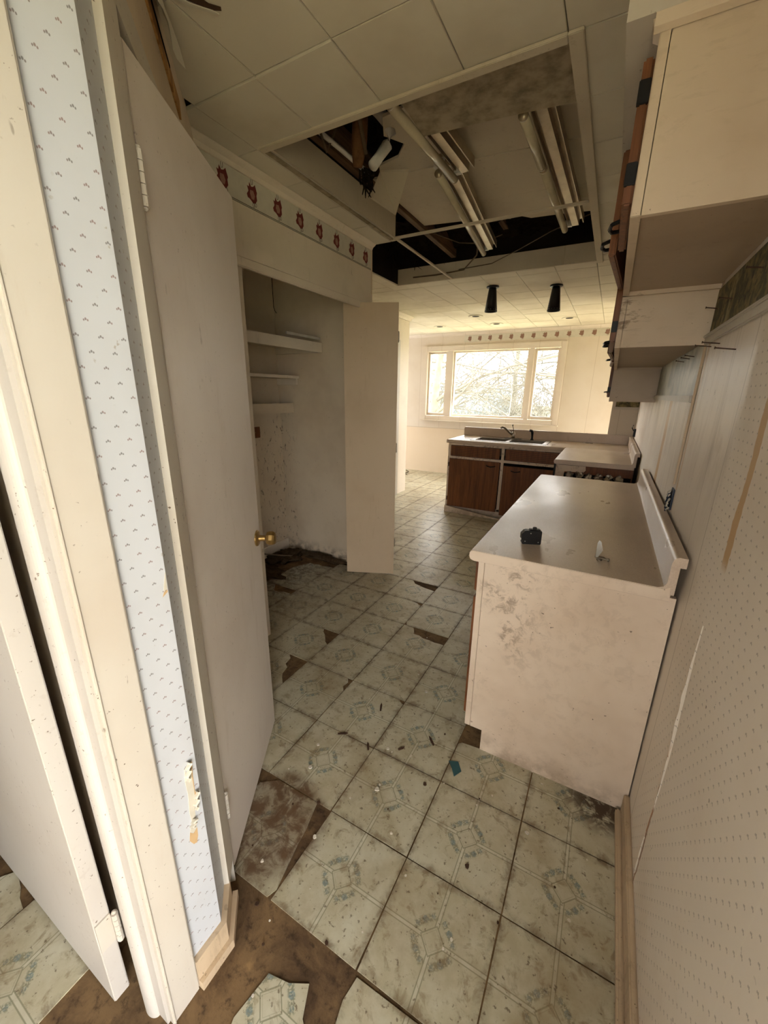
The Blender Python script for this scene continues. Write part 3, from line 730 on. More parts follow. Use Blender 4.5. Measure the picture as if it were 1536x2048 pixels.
# ------------------------------------------------------------------ base cabinet and near counter
def door_front(parent, name, x, y0, y1, z0, z1, pull=True, mat='wood'):
    d = mk(name, bx(x - .019, x, y0, y1, z0, z1, bev=.003), mat, parent)
    if pull:
        bm = tube(BM(), [(x - .019, (y0 + y1) / 2 - .045, z1 - .05), (x - .04, (y0 + y1) / 2 - .03, z1 - .05), (x - .04, (y0 + y1) / 2 + .03, z1 - .05), (x - .019, (y0 + y1) / 2 + .045, z1 - .05)], .005, 6)
        mk('pull', bm, 'black', d)
    return d
bc = thing('base_cabinet', 'cream painted base cabinet with scuffed end panel under the near counter', 'cabinet', (0.31, 1.3, 0))
prof = [(0.018, 0.104), (0.018, 0.872), (0.600, 0.872), (0.600, 0.0), (0.090, 0.0), (0.090, 0.104)]
mk('body', prism(BM(), prof, 'y', 0.542, 2.09), 'cab', bc)
mk('end_panel', prism(BM(), [(0.040, 0.104), (0.040, 0.868), (0.622, 0.868), (0.626, 0.0), (0.090, 0.0), (0.090, 0.104)], 'y', 0.524, 0.542), 'cab', bc)
mk('face_stile', bx(0.016, 0.0385, 0.523, 0.5425, 0.104, 0.868, bev=.0015), 'cab', bc)
mk('far_end_panel', prism(BM(), prof, 'y', 2.09, 2.105), 'wood', bc)
for k in range(3):
    y0 = .56 + k * .515
    door_front(bc, 'drawer_front', 0.0165, y0, y0 + .485, .715, .85)
    door_front(bc, 'door', 0.0165, y0, y0 + .485, .13, .69)
def counter_profile(xb, zt=0.914):
    """section across a run on the right wall: bullnose front, coved splash"""
    p = [(0.010, zt - .040), (-0.004, zt - .036), (-0.009, zt - .024), (-0.009, zt - .012), (-0.004, zt - .003), (0.006, zt)]
    p += [(xb - .020, zt), (xb - .006, zt + .006), (xb, zt + .020), (xb, zt + .080), (xb + .004, zt + .094), (xb + .014, zt + .101), (xb + .036, zt + .100)]
    p += [(xb + .036, zt + .070), (xb + .022, zt + .070), (xb + .022, zt - .018), (xb + .014, zt - .018), (xb + .014, zt - .040)]
    return p
ct = thing('countertop', 'taupe laminate countertop with raised rear lip on the near cabinet', 'countertop', (0.31, 1.3, .8741))
mk('slab', prism(BM(), counter_profile(0.583), 'y', 0.478, 2.12), 'lam', ct, 'auto')
# end edge band
mk('edge_band', prism(BM(), [(0.006, .876), (-.006, .884), (-.006, .905), (.004, .9115), (0.578, .9115), (0.592, .922), (0.597, .876)], 'y', 0.4765, 0.478), 'cab', ct)

# circuit breaker
br = thing('circuit_breaker', 'small black circuit breaker standing on the near counter', 'breaker', (0.170, 0.655, 0.9145), math.radians(22))
mk('case', prism(BM(), [(-.033, .004), (-.033, .008), (-.030, .012), (-.036, .020), (-.036, .040), (-.026, .052), (-.018, .054), (.034, .054), (.036, .050), (.036, .004), (.034, .0005), (-.030, .0005)], 'y', -.012, .012), 'blackplastic', br, local=True)
mk('toggle', box(BM(), .004, .018, -.006, .006, .054, .066, .002), 'blackplastic', br, local=True)
mk('toggle_collar', box(BM(), -.008, .030, -.009, .009, .054, .058, .001), 'black', br, local=True)
for a, b in ((-.022, .012), (-.004, .044), (.026, .010)): mk('rivet', lathe(BM(), [(.0022, -.0128), (.0022, -.012)], (a, 0, b), 'y', 8), 'zinc', br, local=True)
mk('clip', box(BM(), -.030, .030, -.011, .011, .0, .0008), 'zinc', br, local=True)
# zinc bracket with screw
bk = thing('metal_bracket', 'bent zinc bracket with a screw standing on the near counter', 'bracket', (0.396, 0.632, 0.9145), math.radians(-12))
mk('plate', prism(BM(), [(-.004, .0), (-.005, .052), (-.001, .064), (.006, .060), (.015, .030), (.004, .004)], 'y', 0, .0018), 'zinc', bk, local=True)
mk('flange', prism(BM(), [(-.006, .0), (.020, .0), (.026, .010), (.018, .022), (-.004, .018)], 'z', 0, .0018), 'chrome', bk, local=True)
mk('screw', lathe(BM(), [(.0025, -.010), (.0025, .012), (.006, .013), (.006, .017), (.003, .018)], (.024, -.012, .0062), 'x', 10), 'chrome', bk, local=True)
mk('washer', lathe(BM(), [(.009, 0), (.009, .004), (.004, .0045)], (.012, -.016, .0), 'z', 12), 'chrome', bk, local=True)

# ------------------------------------------------------------------ far L-shaped run
FY = 3.86
sb = thing('sink_cabinet', 'dark wood sink base cabinet with cream face frame and sprung doors', 'cabinet', (-0.66, 4.15, 0))
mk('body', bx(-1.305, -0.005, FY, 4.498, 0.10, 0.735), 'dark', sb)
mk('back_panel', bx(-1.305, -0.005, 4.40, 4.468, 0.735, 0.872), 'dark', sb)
fr = BM()
box(fr, -1.31, -1.285, FY - .012, FY, .09, .872); box(fr, -0.672, -0.640, FY - .012, FY, .09, .872); box(fr, -0.03, 0.0, FY - .012, FY, .09, .872)
box(fr, -1.285, -.672, FY - .012, FY, .85, .872); box(fr, -.64, -.03, FY - .012, FY, .85, .872)
box(fr, -1.285, -.672, FY - .012, FY, .685, .715); box(fr, -.64, -.03, FY - .012, FY, .685, .715); box(fr, -1.285, -.03, FY - .012, FY, .09, .115)
mk('face_frame', fr, 'cab', sb)
mk('side_panel', bx(-1.322, -1.306, FY - .01, 4.498, 0.0, 0.872), 'cab', sb)
for k, (x0, x1) in enumerate(((-1.295, -.680), (-.634, -.022))):
    d = mk('drawer_front', bx(x0 + .01, x1 - .01, FY - .028, FY - .0125, .722, .846, bev=.003), 'wood', sb)
    bm = BM()
    for q in range(5): box(bm, x0 + .06, x1 - .06, FY - .0295, FY - .028, .742 + q * .02, .746 + q * .02)
    mk('groove_moulding', bm, 'splinter', d)
    z0, z1 = (.085, .688) if k == 0 else (.055, .655)
    d = mk('door', bx(x0, x1, FY - .030, FY - .0125, z0, z1, bev=.003), 'wood', sb)
    px = x1 - .10 if k == 0 else x0 + .14
    bm = tube(BM(), [(px - .05, FY - .030, z1 - .05), (px - .04, FY - .052, z1 - .052), (px, FY - .055, z1 - .06), (px + .04, FY - .052, z1 - .052), (px + .05, FY - .030, z1 - .05)], .006, 6)
    mk('pull', bm, 'black', d)
    if k == 0:
        for z in (z0 + .07, z1 - .10): mk('hinge', bx(x0 - .012, x0, FY - .027, FY - .0125, z, z + .05, bev=.002), 'black', d)
mk('toe_back', bx(-1.305, -0.005, FY + .06, FY + .075, 0.0, 0.10), 'cab', sb)
tk = mk('toe_kick_board', prism(BM(), [(-1.315, .006), (-1.315, .088), (-.60, .012), (-.60, .0)], 'y', FY - .06, FY - .046), 'cab'); tag(tk, 'loose cream toe kick board sagging below the sink cabinet doors', 'board')

c2 = thing('countertop', 'L-shaped taupe laminate countertop holding the double sink', 'countertop', (-0.3, 4.0, .8741))
SX0, SX1, SY0, SY1 = -1.065, -0.225, 3.925, 4.345
bm = BM(); z0, z1 = .874, .914
box(bm, -1.335, SX0, 3.83, 4.49, z0, z1); box(bm, SX1, 0.59, 3.83, 4.49, z0, z1)
box(bm, SX0, SX1, 3.83, SY0, z0, z1); box(bm, SX0, SX1, SY1, 4.49, z0, z1)
mk('sink_slab', bm, 'lam', c2)
mk('front_edge', prism(BM(), [(3.83, .874), (3.818, .880), (3.815, .893), (3.818, .906), (3.83, .9139)], 'x', -1.335, -.009), 'lam', c2)
mk('side_edge', bx(-1.342, -1.335, 3.815, 4.49, .876, .9125, bev=.003), 'lam', c2)
mk('leg_slab', prism(BM(), counter_profile(0.583), 'y', 2.91, 3.83), 'lam', c2, 'auto')
mk('rear_splash', bx(-1.335, 0.606, 4.47, 4.512, .914, 1.022, bev=.006), 'lam', c2)
mk('side_splash', bx(0.585, 0.62, 3.83, 4.47, .914, 1.013, bev=.005), 'lam', c2)
# sink
sk = thing('kitchen_sink', 'stainless double bowl kitchen sink set in the far counter', 'sink', (-0.645, 4.13, .74))
bm = BM(); bowls = ((SX0 + .03, -0.665), (-0.635, SX1 - .03))
by0, by1 = SY0 + .025, SY1 - .075
rz0, rz1 = .9145, .919
box(bm, SX0 - .015, SX1 + .015, SY0 - .015, by0, rz0, rz1); box(bm, SX0 - .015, SX1 + .015, by1, SY1 + .015, rz0, rz1)
box(bm, SX0 - .015, bowls[0][0], by0, by1, rz0, rz1); box(bm, bowls[0][1], bowls[1][0], by0, by1, rz0, rz1); box(bm, bowls[1][1], SX1 + .015, by0, by1, rz0, rz1)
mk('rim', bm, 'steel', sk)
for a, b in bowls:
    bm = BM(); t = .003
    box(bm, a, b, by0, by1, .745, .748); box(bm, a, a + t, by0, by1, .748, rz1); box(bm, b - t, b, by0, by1, .748, rz1)
    box(bm, a + t, b - t, by0, by0 + t, .748, rz1); box(bm, a + t, b - t, by1 - t, by1, .748, rz1)
    bw = mk('bowl', bm, 'steel', sk)
    mk('drain', lathe(BM(), [(.045, .748), (.045, .7505), (.03, .7495), (.02, .749)], ((a + b) / 2, (by0 + by1) / 2, 0), 'z', 16), 'chrome', bw)
fa = thing('faucet', 'chrome single lever kitchen faucet behind the sink', 'faucet', (-0.655, 4.315, .9195))
mk('deck_plate', bx(-.765, -.545, 4.293, 4.338, .9193, .930, bev=.004), 'chrome', fa)
mk('column', lathe(BM(), [(.024, .930), (.024, .955), (.021, .985), (.019, 1.0), (.008, 1.008)], (-.655, 4.315, 0), 'z', 16), 'chrome', fa, True)
mk('spout', tube(BM(), [(-.665, 4.31, .965), (-.71, 4.285, 1.01), (-.755, 4.26, 1.052), (-.785, 4.245, 1.062), (-.800, 4.238, 1.046)], [.014, .013, .012, .013, .012], 10), 'chrome', fa, True)
lv = mk('lever', tube(BM(), [(-.655, 4.315, 1.0), (-.660, 4.318, 1.04), (-.672, 4.322, 1.075)], [.009, .006, .006], 8), 'chrome', fa, True)
mk('lever_ball', lathe(BM(), [(.002, 1.070), (.010, 1.075), (.013, 1.084), (.010, 1.093), (.002, 1.098)], (-.674, 4.323, 0), 'z', 12), 'chrome', lv, True)
sp = thing('sink_sprayer', 'dark pull-out side sprayer standing right of the faucet', 'sprayer', (-0.43, 4.315, .9195))
mk('base', lathe(BM(), [(.022, .9195), (.022, .927), (.014, .935), (.013, .975)], (-.43, 4.315, 0), 'z', 14), 'black', sp, True)
mk('head', tube(BM(), [(-.43, 4.315, .97), (-.432, 4.312, 1.01), (-.440, 4.302, 1.03), (-.458, 4.285, 1.035)], [.012, .016, .015, .014], 10), 'black', sp, True)
# leg cabinet / dishwasher bay
lc = thing('corner_cabinet', 'brown corner base cabinet with torn end and exposed foil insulation', 'cabinet', (0.30, 3.4, 0))
mk('body', bx(0.03, 0.60, 2.96, 3.80, 0.10, 0.86), 'wood', lc)
mk('front_frame', bx(0.010, 0.030, 2.935, 3.80, 0.10, 0.87), 'cab', lc)
mk('end_rail', bx(0.03, 0.60, 2.94, 2.96, .80, .868), 'wood', lc)
mk('end_rail_scrap', prism(BM(), [(0.02, .868), (0.245, .868), (0.25, .835), (0.235, .815), (0.085, .812), (0.08, .74), (0.02, .74)], 'y', 2.932, 2.94), 'cab', lc)
mk('cavity_panel', bx(0.06, 0.59, 2.945, 2.96, .15, .80), 'dark', lc)
mk('toe_box', bx(0.08, 0.60, 2.97, 3.80, 0.0, 0.10), 'dark', lc)
for k in range(6):
    x = .13 + k * .075
    bm = lathe(BM(), [(.004, -.03), (.022, -.024), (.034, -.004), (.030, .014), (.018, .028), (.003, .032)], (x, 2.930, .783 + random.uniform(-.006, .006)), 'z', 9)
    for v in bm.verts: v.co += Vector((random.uniform(-.012, .012), random.uniform(-.006, .006), random.uniform(-.01, .01)))
    mk('foil_lump', bm, 'foil', lc)
mk('appliance_side_strip', bx(-0.006, 0.009, 2.93, 2.975, .10, .872), 'black', lc)

# ------------------------------------------------------------------ upper cabinets
def upper(label, y0, y1, z0, doors, trim=False):
    t = thing('wall_cabinet', label, 'cabinet', (0.48, (y0 + y1) / 2, z0), 0, 'upper cabinets along the right wall')
    mk('side_panel', bx(.3375, .629, y0, y0 + .016, z0, 2.130), 'cab2', t)
    mk('side_panel', bx(.3375, .629, y1 - .016, y1, z0, 2.130), 'cab2', t)
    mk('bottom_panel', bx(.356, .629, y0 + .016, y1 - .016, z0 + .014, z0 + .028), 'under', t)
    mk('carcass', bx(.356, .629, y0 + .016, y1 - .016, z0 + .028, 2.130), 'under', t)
    f = BM(); box(f, .3365, .356, y0 - .0015, y0 + .04, z0 - .001, 2.130, .0015); box(f, .3365, .356, y1 - .04, y1, z0, 2.130)
    box(f, .3365, .356, y0 + .04, y1 - .04, z0, z0 + .035); box(f, .3365, .356, y0 + .04, y1 - .04, 2.095, 2.130)
    mk('face_frame', f, 'cab2', t)
    if trim:
        mk('top_moulding', prism(BM(), [(y0 - .0025, 2.1305), (y0 - .016, 2.1305), (y0 - .012, 2.112), (y0 - .0025, 2.106)], 'x', .326, .629), 'cab2', t)
        mk('side_moulding', prism(BM(), [(.3360, 2.1305), (.322, 2.1305), (.326, 2.112), (.3360, 2.106)], 'y', y0 - .002, y0 + .03), 'cab2', t)
    for (ya, yb, za, zb, a, near) in doors:
        h = bpy.data.objects.new('door', None)
        ln = yb - ya
        bm = box(BM(), -.019, 0, 0, ln, 0, zb - za, .004)
        bmesh.ops.translate(bm, verts=bm.verts, vec=(0, 0 if near else -ln, 0))
        d = mk('door', bm, 'wood', t, local=True)
        d.location = Vector((.3355, ya if near else yb, za)) - OFF[t.name]; d.rotation_euler = (0, 0, a)
        bpy.data.objects.remove(h)
        sgn = 1 if near else -1
        for zz in (.035, zb - za - .075):
            mk('hinge', box(BM(), -.021, -.0005, -.0035 if near else -.008, .008 if near else .0035, zz, zz + .04, .0015), 'black', d, local=True)
        yy = sgn * (ln - .06)
        pb = tube(BM(), [(-.018, yy - .04, .045), (-.040, yy - .03, .042), (-.045, yy, .040), (-.040, yy + .03, .042), (-.018, yy + .04, .045)], .005, 6)
        mk('pull', pb, 'black', d, local=True)
    return t
upper('short cream upper cabinet nearest the camera, above the near counter end', .250, 1.056, 1.812, [(.265, .588, 1.84, 2.085, math.radians(0.9), True), (.595, 1.045, 1.835, 2.085, math.radians(-3.6), False)], True)
upper('middle upper cabinet hanging lower than its near neighbour', 1.062, 2.688, 1.634, [(1.09, 1.60, 1.66, 2.09, math.radians(1.2), True), (1.62, 2.13, 1.66, 2.09, math.radians(-1.8), False), (2.15, 2.66, 1.655, 2.09, math.radians(1.5), True)])
upper('lowest hanging upper cabinet at the far end of the row', 2.694, 4.52, 1.410, [(2.72, 3.30, 1.44, 2.09, math.radians(0.5), True), (3.32, 3.90, 1.44, 2.09, math.radians(-.6), False), (3.92, 4.49, 1.44, 2.09, 0, True)])

# ------------------------------------------------------------------ closet contents
def shelf(label, x1, zt, front_h, th=.02):
    t = thing('closet_shelf', label, 'shelf', (-2.0, 1.2, zt - front_h), 0, 'closet shelves')
    mk('board', bx(-2.179, x1 - .018, .602, 1.858, zt - th, zt), 'closet', t)
    mk('front_edge', bx(x1 - .018, x1, .602, 1.858, zt - front_h, zt + .0005, bev=.002), 'cream', t)
    mk('cleat', bx(-2.179, x1 - .02, 1.840, 1.8585, zt - th - .05, zt - th), 'cream', t)
    return t
shelf('deep top closet shelf with a loose front strip', -1.70, 1.818, .070)
shelf('thin middle closet shelf', -1.945, 1.575, .022)
t = thing('closet_shelf', 'short lowest closet shelf with a dark open top', 'shelf', (-2.1, 1.3, 1.28), 0, 'closet shelves')
mk('front_edge', bx(-2.036, -2.02, .602, 1.858, 1.278, 1.357, bev=.002), 'closet', t)
mk('board', bx(-2.179, -2.037, .602, 1.858, 1.325, 1.343), 'dark', t)
bm = box(BM(), -1.712, -1.698, 1.46, 1.84, 1.838, 1.855, .002); ls = mk('loose_strip', bm, 'pvc'); tag(ls, 'loose white strip propped on the top closet shelf edge', 'strip')
pc = mk('pull_cord', tube(BM(), [(-1.75, 1.40, 2.395), (-1.752, 1.401, 2.2), (-1.75, 1.40, 2.0), (-1.748, 1.410, 1.975), (-1.745, 1.42, 1.965)], .0022, 5), 'dark'); tag(pc, 'thin dark pull cord hanging inside the closet', 'cord')
op = thing('outlet_plate', 'brown cover plate low on the closet back wall', 'outlet', (-2.176, 1.545, 1.09))
mk('plate', bx(-2.1795, -2.170, 1.49, 1.60, 1.078, 1.168, bev=.003), 'wood', op)
mk('screw', lathe(BM(), [(.004, -2.170), (.004, -2.168)], (0, 1.545, 1.123), 'x', 8), 'brass', op)
mp = mk('metal_rod', tube(BM(), [(-2.10, 1.30, .16), (-1.98, 1.60, .05), (-1.93, 1.74, .012)], .006, 8), 'chrome'); tag(mp, 'thin bent metal rod leaning in the closet corner', 'rod')
def clump(name, c, r, n, mat, label, cat, flat_=0.35, seed=1):
    random.seed(seed); bm = BM()
    bmesh.ops.create_icosphere(bm, subdivisions=3, radius=1)
    for v in bm.verts:
        q = 1 + 0.35 * math.sin(v.co.x * 5 + seed) * math.cos(v.co.y * 6) + random.uniform(-.22, .22)
        v.co = Vector((v.co.x * r[0] * q, v.co.y * r[1] * q, max(v.co.z * r[2] * q, -0.0))) + Vector(c)
    o = mk(name, bm, mat); tag(o, label, cat, None, 'stuff'); return o
clump('dirt_pile', (-2.02, 1.66, .004), (.13, .16, .05), 0, 'dirt', 'dark dirt and debris pile in the closet back corner', 'debris', seed=3)
clump('dirt_pile', (-1.70, 1.80, .004), (.26, .045, .035), 0, 'dirt', 'dark rotted debris along the closet side wall', 'debris', seed=5)
clump('dirt_pile', (-1.95, 1.32, .004), (.16, .12, .022), 0, 'dirt', 'low dark heap of dirt at the front of the closet', 'debris', seed=9)
random.seed(21)

# ------------------------------------------------------------------ inside the ceiling opening
struct('trim_16', bx(OX0 + .0045, OX0 + .014, OY0 + .0125, 1.867, 2.442, 2.585), 'plaster', 'plaster side board of the light box, left')
bm = bx(-1.618, OX1 - .013, 2.972, 2.9845, 2.4415, 2.575); struct('trim_17', bm, 'plaster', 'tan side board of the light box, far end')
struct('trim_18', bx(OX1 - .0125, OX1 - .002, OY0 + .013, 2.9715, 2.4415, 2.60), 'plaster', 'side board of the light box, right')
def thing1(name, bm, mat, label, cat, group=None, smooth=False): return tag(mk(name, bm, mat, None, smooth), label, cat, group)
thing1('ceiling_joist', bx(-1.075, -1.035, .72, 2.95, 2.60, 2.74), 'joist', 'brown wooden joist along the left of the ceiling opening', 'beam')
thing1('ceiling_joist', bx(-.60, -.56, .72, 2.99, 2.70, 2.86), 'joist', 'joist over the middle of the ceiling opening', 'beam')
thing1('ceiling_joist', bx(.05, .09, .72, 2.99, 2.66, 2.82), 'joist', 'joist over the right of the ceiling opening', 'beam')
tb = thing1('ceiling_rail', bx(OX0 + .002, OX1 - .014, 1.868, 1.892, 2.440, 2.452, bev=.002), 'plaster', 'thin cross bar spanning the ceiling opening', 'rail')
tb = thing1('ceiling_rail', bx(-1.082, -1.062, 1.895, 2.971, 2.438, 2.450, bev=.002), 'plaster', 'thin lengthwise rail at the far left of the ceiling opening', 'rail')
up = thing('ceiling_backboard', 'cracked pale boards at the top of the ceiling opening', 'board', (-.4, 1.6, 2.62))
mk('board', prism(BM(), [(-.72, 1.06), (.10, .95), (.10, 1.62), (-.98, 1.50), (-.93, 1.40), (-.80, 1.37), (-.72, 1.28), (-.78, 1.18)], 'z', 2.622, 2.634), 'plaster', up)
mk('board', prism(BM(), [(-1.03, 1.504), (.10, 1.624), (.10, 2.10), (-1.03, 1.98)], 'z', 2.620, 2.632), 'plaster', up)
mk('board', prism(BM(), [(-1.03, 1.984), (.10, 2.104), (.10, 2.52), (-.15, 2.47), (-.32, 2.45), (-.40, 2.36), (-.45, 2.40), (-.7, 2.30), (-1.03, 2.24)], 'z', 2.621, 2.633), 'plaster', up)
thing1('mottled_board', prism(BM(), [(-.50, .71), (.088, .71), (.075, 1.125), (-.20, 1.085), (-.515, 1.055)], 'z', 2.503, 2.513), 'mottled', 'mottled grey board across the near end of the ceiling opening', 'board')
fp = BM()
vs = [fp.verts.new(p) for p in ((-.93, 1.41, 2.60), (-.75, 1.394, 2.56), (-.935, 1.61, 2.465), (-.965, 1.36, 2.47))]
vs2 = [fp.verts.new(v.co + Vector((.004, -.003, .008))) for v in vs]
fp.faces.new(vs); fp.faces.new(vs2[::-1])
for k in range(4): fp.faces.new((vs[k], vs2[k], vs2[(k + 1) % 4], vs[(k + 1) % 4]))
thing1('hanging_flap', fp, 'plaster', 'triangular board flap hanging beside the pipes in the ceiling', 'board')
def fluor(label, a, b, zt, ch_dx, tubes):
    t = thing('fluorescent_light', label, 'light fixture', ((a[0] + b[0]) / 2, (a[1] + b[1]) / 2, zt - .02), 0, 'old fluorescent lights in the ceiling opening')
    A = Vector((a[0] + ch_dx, a[1], 0)); Bv = Vector((b[0] + ch_dx, b[1], 0)); d = (Bv - A).normalized(); p = Vector((-d.y, d.x, 0))
    def quad(w0, w1): return [tuple((A + p * w0)[:2]), tuple((Bv + p * w0)[:2]), tuple((Bv + p * w1)[:2]), tuple((A + p * w1)[:2])]
    bm = prism(BM(), quad(-.045, .045), 'z', zt + .055, zt + .075); prism(bm, quad(-.020, .020), 'z', zt + .02, zt + .055)
    prism(bm, quad(-.047, -.043), 'z', zt + .03, zt + .056); prism(bm, quad(.043, .047), 'z', zt + .03, zt + .056)
    mk('channel', bm, 'alu', t)
    for p0, p1 in tubes:
        P0 = Vector((p0[0], p0[1], zt)); P1 = Vector((p1[0], p1[1], zt)); e = (P1 - P0).normalized() * .012
        tb = mk('tube', tube(BM(), [P0 + e, P1 - e], .019, 12), 'tube', t, True)
        mk('end_cap', tube(BM(), [P0, P0 + e], .0193, 12), 'alu', tb, True); mk('end_cap', tube(BM(), [P1 - e, P1], .0193, 12), 'alu', tb, True)
    for q in (a, b): mk('socket', bx(q[0] - .02, q[0] + .02 + abs(ch_dx) * .3, q[1] - .012, q[1] + .012, zt + .02, zt + .056), 'pvc', t)
    return t
fluor('bare fluorescent tube at the near centre of the ceiling opening', (-.545, .80), (-.515, 1.45), 2.50, .055, [((-.545, .80), (-.515, 1.455))])
fluor('crooked fluorescent strip in the middle of the ceiling opening', (-.575, 1.37), (-.700, 2.66), 2.51, .05, [((-.575, 1.375), (-.700, 2.66))])
fluor('long fluorescent strip on the right of the ceiling opening', (-.112, 1.08), (-.085, 2.42), 2.50, .06, [((-.112, 1.10), (-.102, 1.53)), ((-.100, 1.545), (-.085, 2.405))])
thing1('pvc_pipe', tube(BM(), [(-.86, 1.12, 2.76), (-.79, 1.137, 2.70), (-.745, 1.15, 2.655), (-.728, 1.155, 2.61), (-.745, 1.15, 2.565), (-.762, 1.11, 2.51), (-.775, 1.07, 2.46)], [.024, .024, .026, .024, .026, .022, .024], 12), 'pvc', 'white plastic elbow pipe hanging in the ceiling opening', 'pipe', None, True)
thing1('rusty_pipe', tube(BM(), [(-.85, 1.07, 2.80), (-.855, 1.09, 2.66), (-.875, 1.11, 2.57), (-.893, 1.125, 2.50)], [.034, .036, .038, .022], 10), 'rust', 'brown rusted pipe end beside the white elbow', 'pipe', None, True)
thing1('copper_pipe', tube(BM(), [(-1.02, .93, 2.61), (-.95, 1.06, 2.56), (-.875, 1.212, 2.50)], .011, 8), 'pvc', 'thin pale pipe slanting through the ceiling opening', 'pipe', None, True)
thing1('drain_pipe', tube(BM(), [(-.80, .90, 2.78), (-.815, 1.02, 2.62), (-.83, 1.10, 2.53)], .009, 8), 'rubberwire', 'narrow grey pipe between the brown and white pipes', 'pipe', None, True)
thing1('cable', tube(BM(), [(-1.0, .86, 2.72), (-.98, .95, 2.58), (-.985, 1.0, 2.53), (-.965, 1.03, 2.60), (-.93, 1.05, 2.72)], .006, 6), 'rubberwire', 'loop of old cable at the left of the pipes', 'cable')
bm = BM()
for k in range(26):
    x, y = -.885 + random.gauss(0, .014), 1.195 + random.gauss(0, .02); l = random.uniform(.03, .11)
    tube(bm, [(x, y, 2.515), (x + random.gauss(0, .012), y + random.gauss(0, .012), 2.515 - l * .6), (x + random.gauss(0, .02), y + random.gauss(0, .02), 2.515 - l)], [.007, .006, .002], 4)
o = mk('hanging_lint', bm, 'insul'); tag(o, 'dark matted lint hanging below the pipe ends', 'lint', None, 'stuff')
def fluff(name, x0, x1, y0, y1, z, amp, label, seed):
    random.seed(seed); bm = BM(); nx, ny = 26, 14; V = []
    for j in range(ny + 1):
        for i in range(nx + 1):
            V.append(bm.verts.new((x0 + (x1 - x0) * i / nx + random.uniform(-.01, .01), y0 + (y1 - y0) * j / ny + random.uniform(-.01, .01), z + random.uniform(-amp, amp) + amp * math.sin(i * .9) * math.cos(j * .8))))
    for j in range(ny):
        for i in range(nx):
            a = j * (nx + 1) + i; bm.faces.new((V[a], V[a + 1], V[a + nx + 2], V[a + nx + 1]))
    o = mk(name, bm, 'insul'); tag(o, label, 'insulation', None, 'stuff'); return o
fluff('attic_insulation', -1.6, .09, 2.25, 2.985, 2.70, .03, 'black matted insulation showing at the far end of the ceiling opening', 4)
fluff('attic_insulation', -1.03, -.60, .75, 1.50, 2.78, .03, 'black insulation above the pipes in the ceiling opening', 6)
bm = BM(); random.seed(11)
for k in range(40):
    x, y = random.uniform(-1.58, -1.10), random.uniform(2.3, 2.97); l = random.uniform(.04, .16)
    tube(bm, [(x, y, 2.68), (x + random.gauss(0, .03), y + random.gauss(0, .03), 2.68 - l * .5), (x + random.gauss(0, .05), y + random.gauss(0, .05), 2.68 - l)], [.006, .005, .001], 4)
o = mk('hanging_lint', bm, 'insul'); tag(o, 'shaggy dark fibres hanging at the far left of the ceiling opening', 'lint', None, 'stuff')
for k, (pp, lab) in enumerate((([(-1.0, 2.94, 2.50), (-.7, 2.9, 2.50), (-.45, 2.75, 2.53), (-.2, 2.6, 2.57), (.05, 2.5, 2.60)], 'thin wire sagging across the dark far end of the ceiling opening'),
                               ([(-1.45, 2.96, 2.49), (-1.2, 2.92, 2.475), (-.95, 2.93, 2.49), (-.8, 2.80, 2.55), (-.7, 2.5, 2.60)], 'brown cable curling along the far board of the ceiling opening'),
                               ([(-1.0, 2.35, 2.60), (-.85, 2.5, 2.56), (-.72, 2.6, 2.565), (-.55, 2.6, 2.60)], 'short wire loop beside the crooked fluorescent strip'))):
    thing1('wire', tube(BM(), pp, .0035 if k != 1 else .006, 5), 'rubberwire', lab, 'wire', None, True)
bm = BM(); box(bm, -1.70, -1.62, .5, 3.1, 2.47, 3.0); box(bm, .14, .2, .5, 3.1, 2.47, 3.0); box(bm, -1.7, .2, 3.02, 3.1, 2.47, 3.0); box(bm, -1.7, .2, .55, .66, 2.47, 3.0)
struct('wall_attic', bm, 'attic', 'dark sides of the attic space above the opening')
tp = [(-.80, .06), (-.775, .05), (-.745, .10), (-.735, .145), (-.715, .168), (-.722, .176), (-.74, .165), (-.762, .135), (-.785, .10)]
mk('torn_patch', prism(BM(), tp, 'z', 2.4375, 2.4390), 'splinter', ceiling)
tp = [(-.815, .05), (-.806, .05), (-.775, .12), (-.74, .162), (-.733, .178), (-.745, .17), (-.785, .125)]
mk('torn_flap', prism(BM(), tp, 'z', 2.4350, 2.4372), 'paperback', ceiling)

# ------------------------------------------------------------------ ceiling lamps
for (x, y, lab) in ((-.807, 3.385, 'black cone spotlight on the ceiling, left of the pair'), (-.262, 3.595, 'black cone spotlight on the ceiling, right of the pair')):
    t = thing('ceiling_spotlight', lab, 'spotlight', (x, y, 2.215), 0, 'black cone spotlights')
    mk('mounting_plate', lathe(BM(), [(.058, 2.438), (.058, 2.428), (.050, 2.424)], (x, y, 0), 'z', 24), 'black', t, True)
    mk('shade', lathe(BM(), [(.034, 2.424), (.038, 2.40), (.060, 2.218), (.056, 2.218), (.034, 2.38), (.02, 2.39)], (x, y, 0), 'z', 28), 'black', t, True)
    bm = BM()
    for k in range(14):
        a = 2 * math.pi * k / 14; lathe(bm, [(.0025, 2.232), (.0025, 2.2345)], (x + .0585 * math.cos(a), y + .0585 * math.sin(a), 0), 'z', 6)
    mk('vent_hole', bm, 'zinc', t)
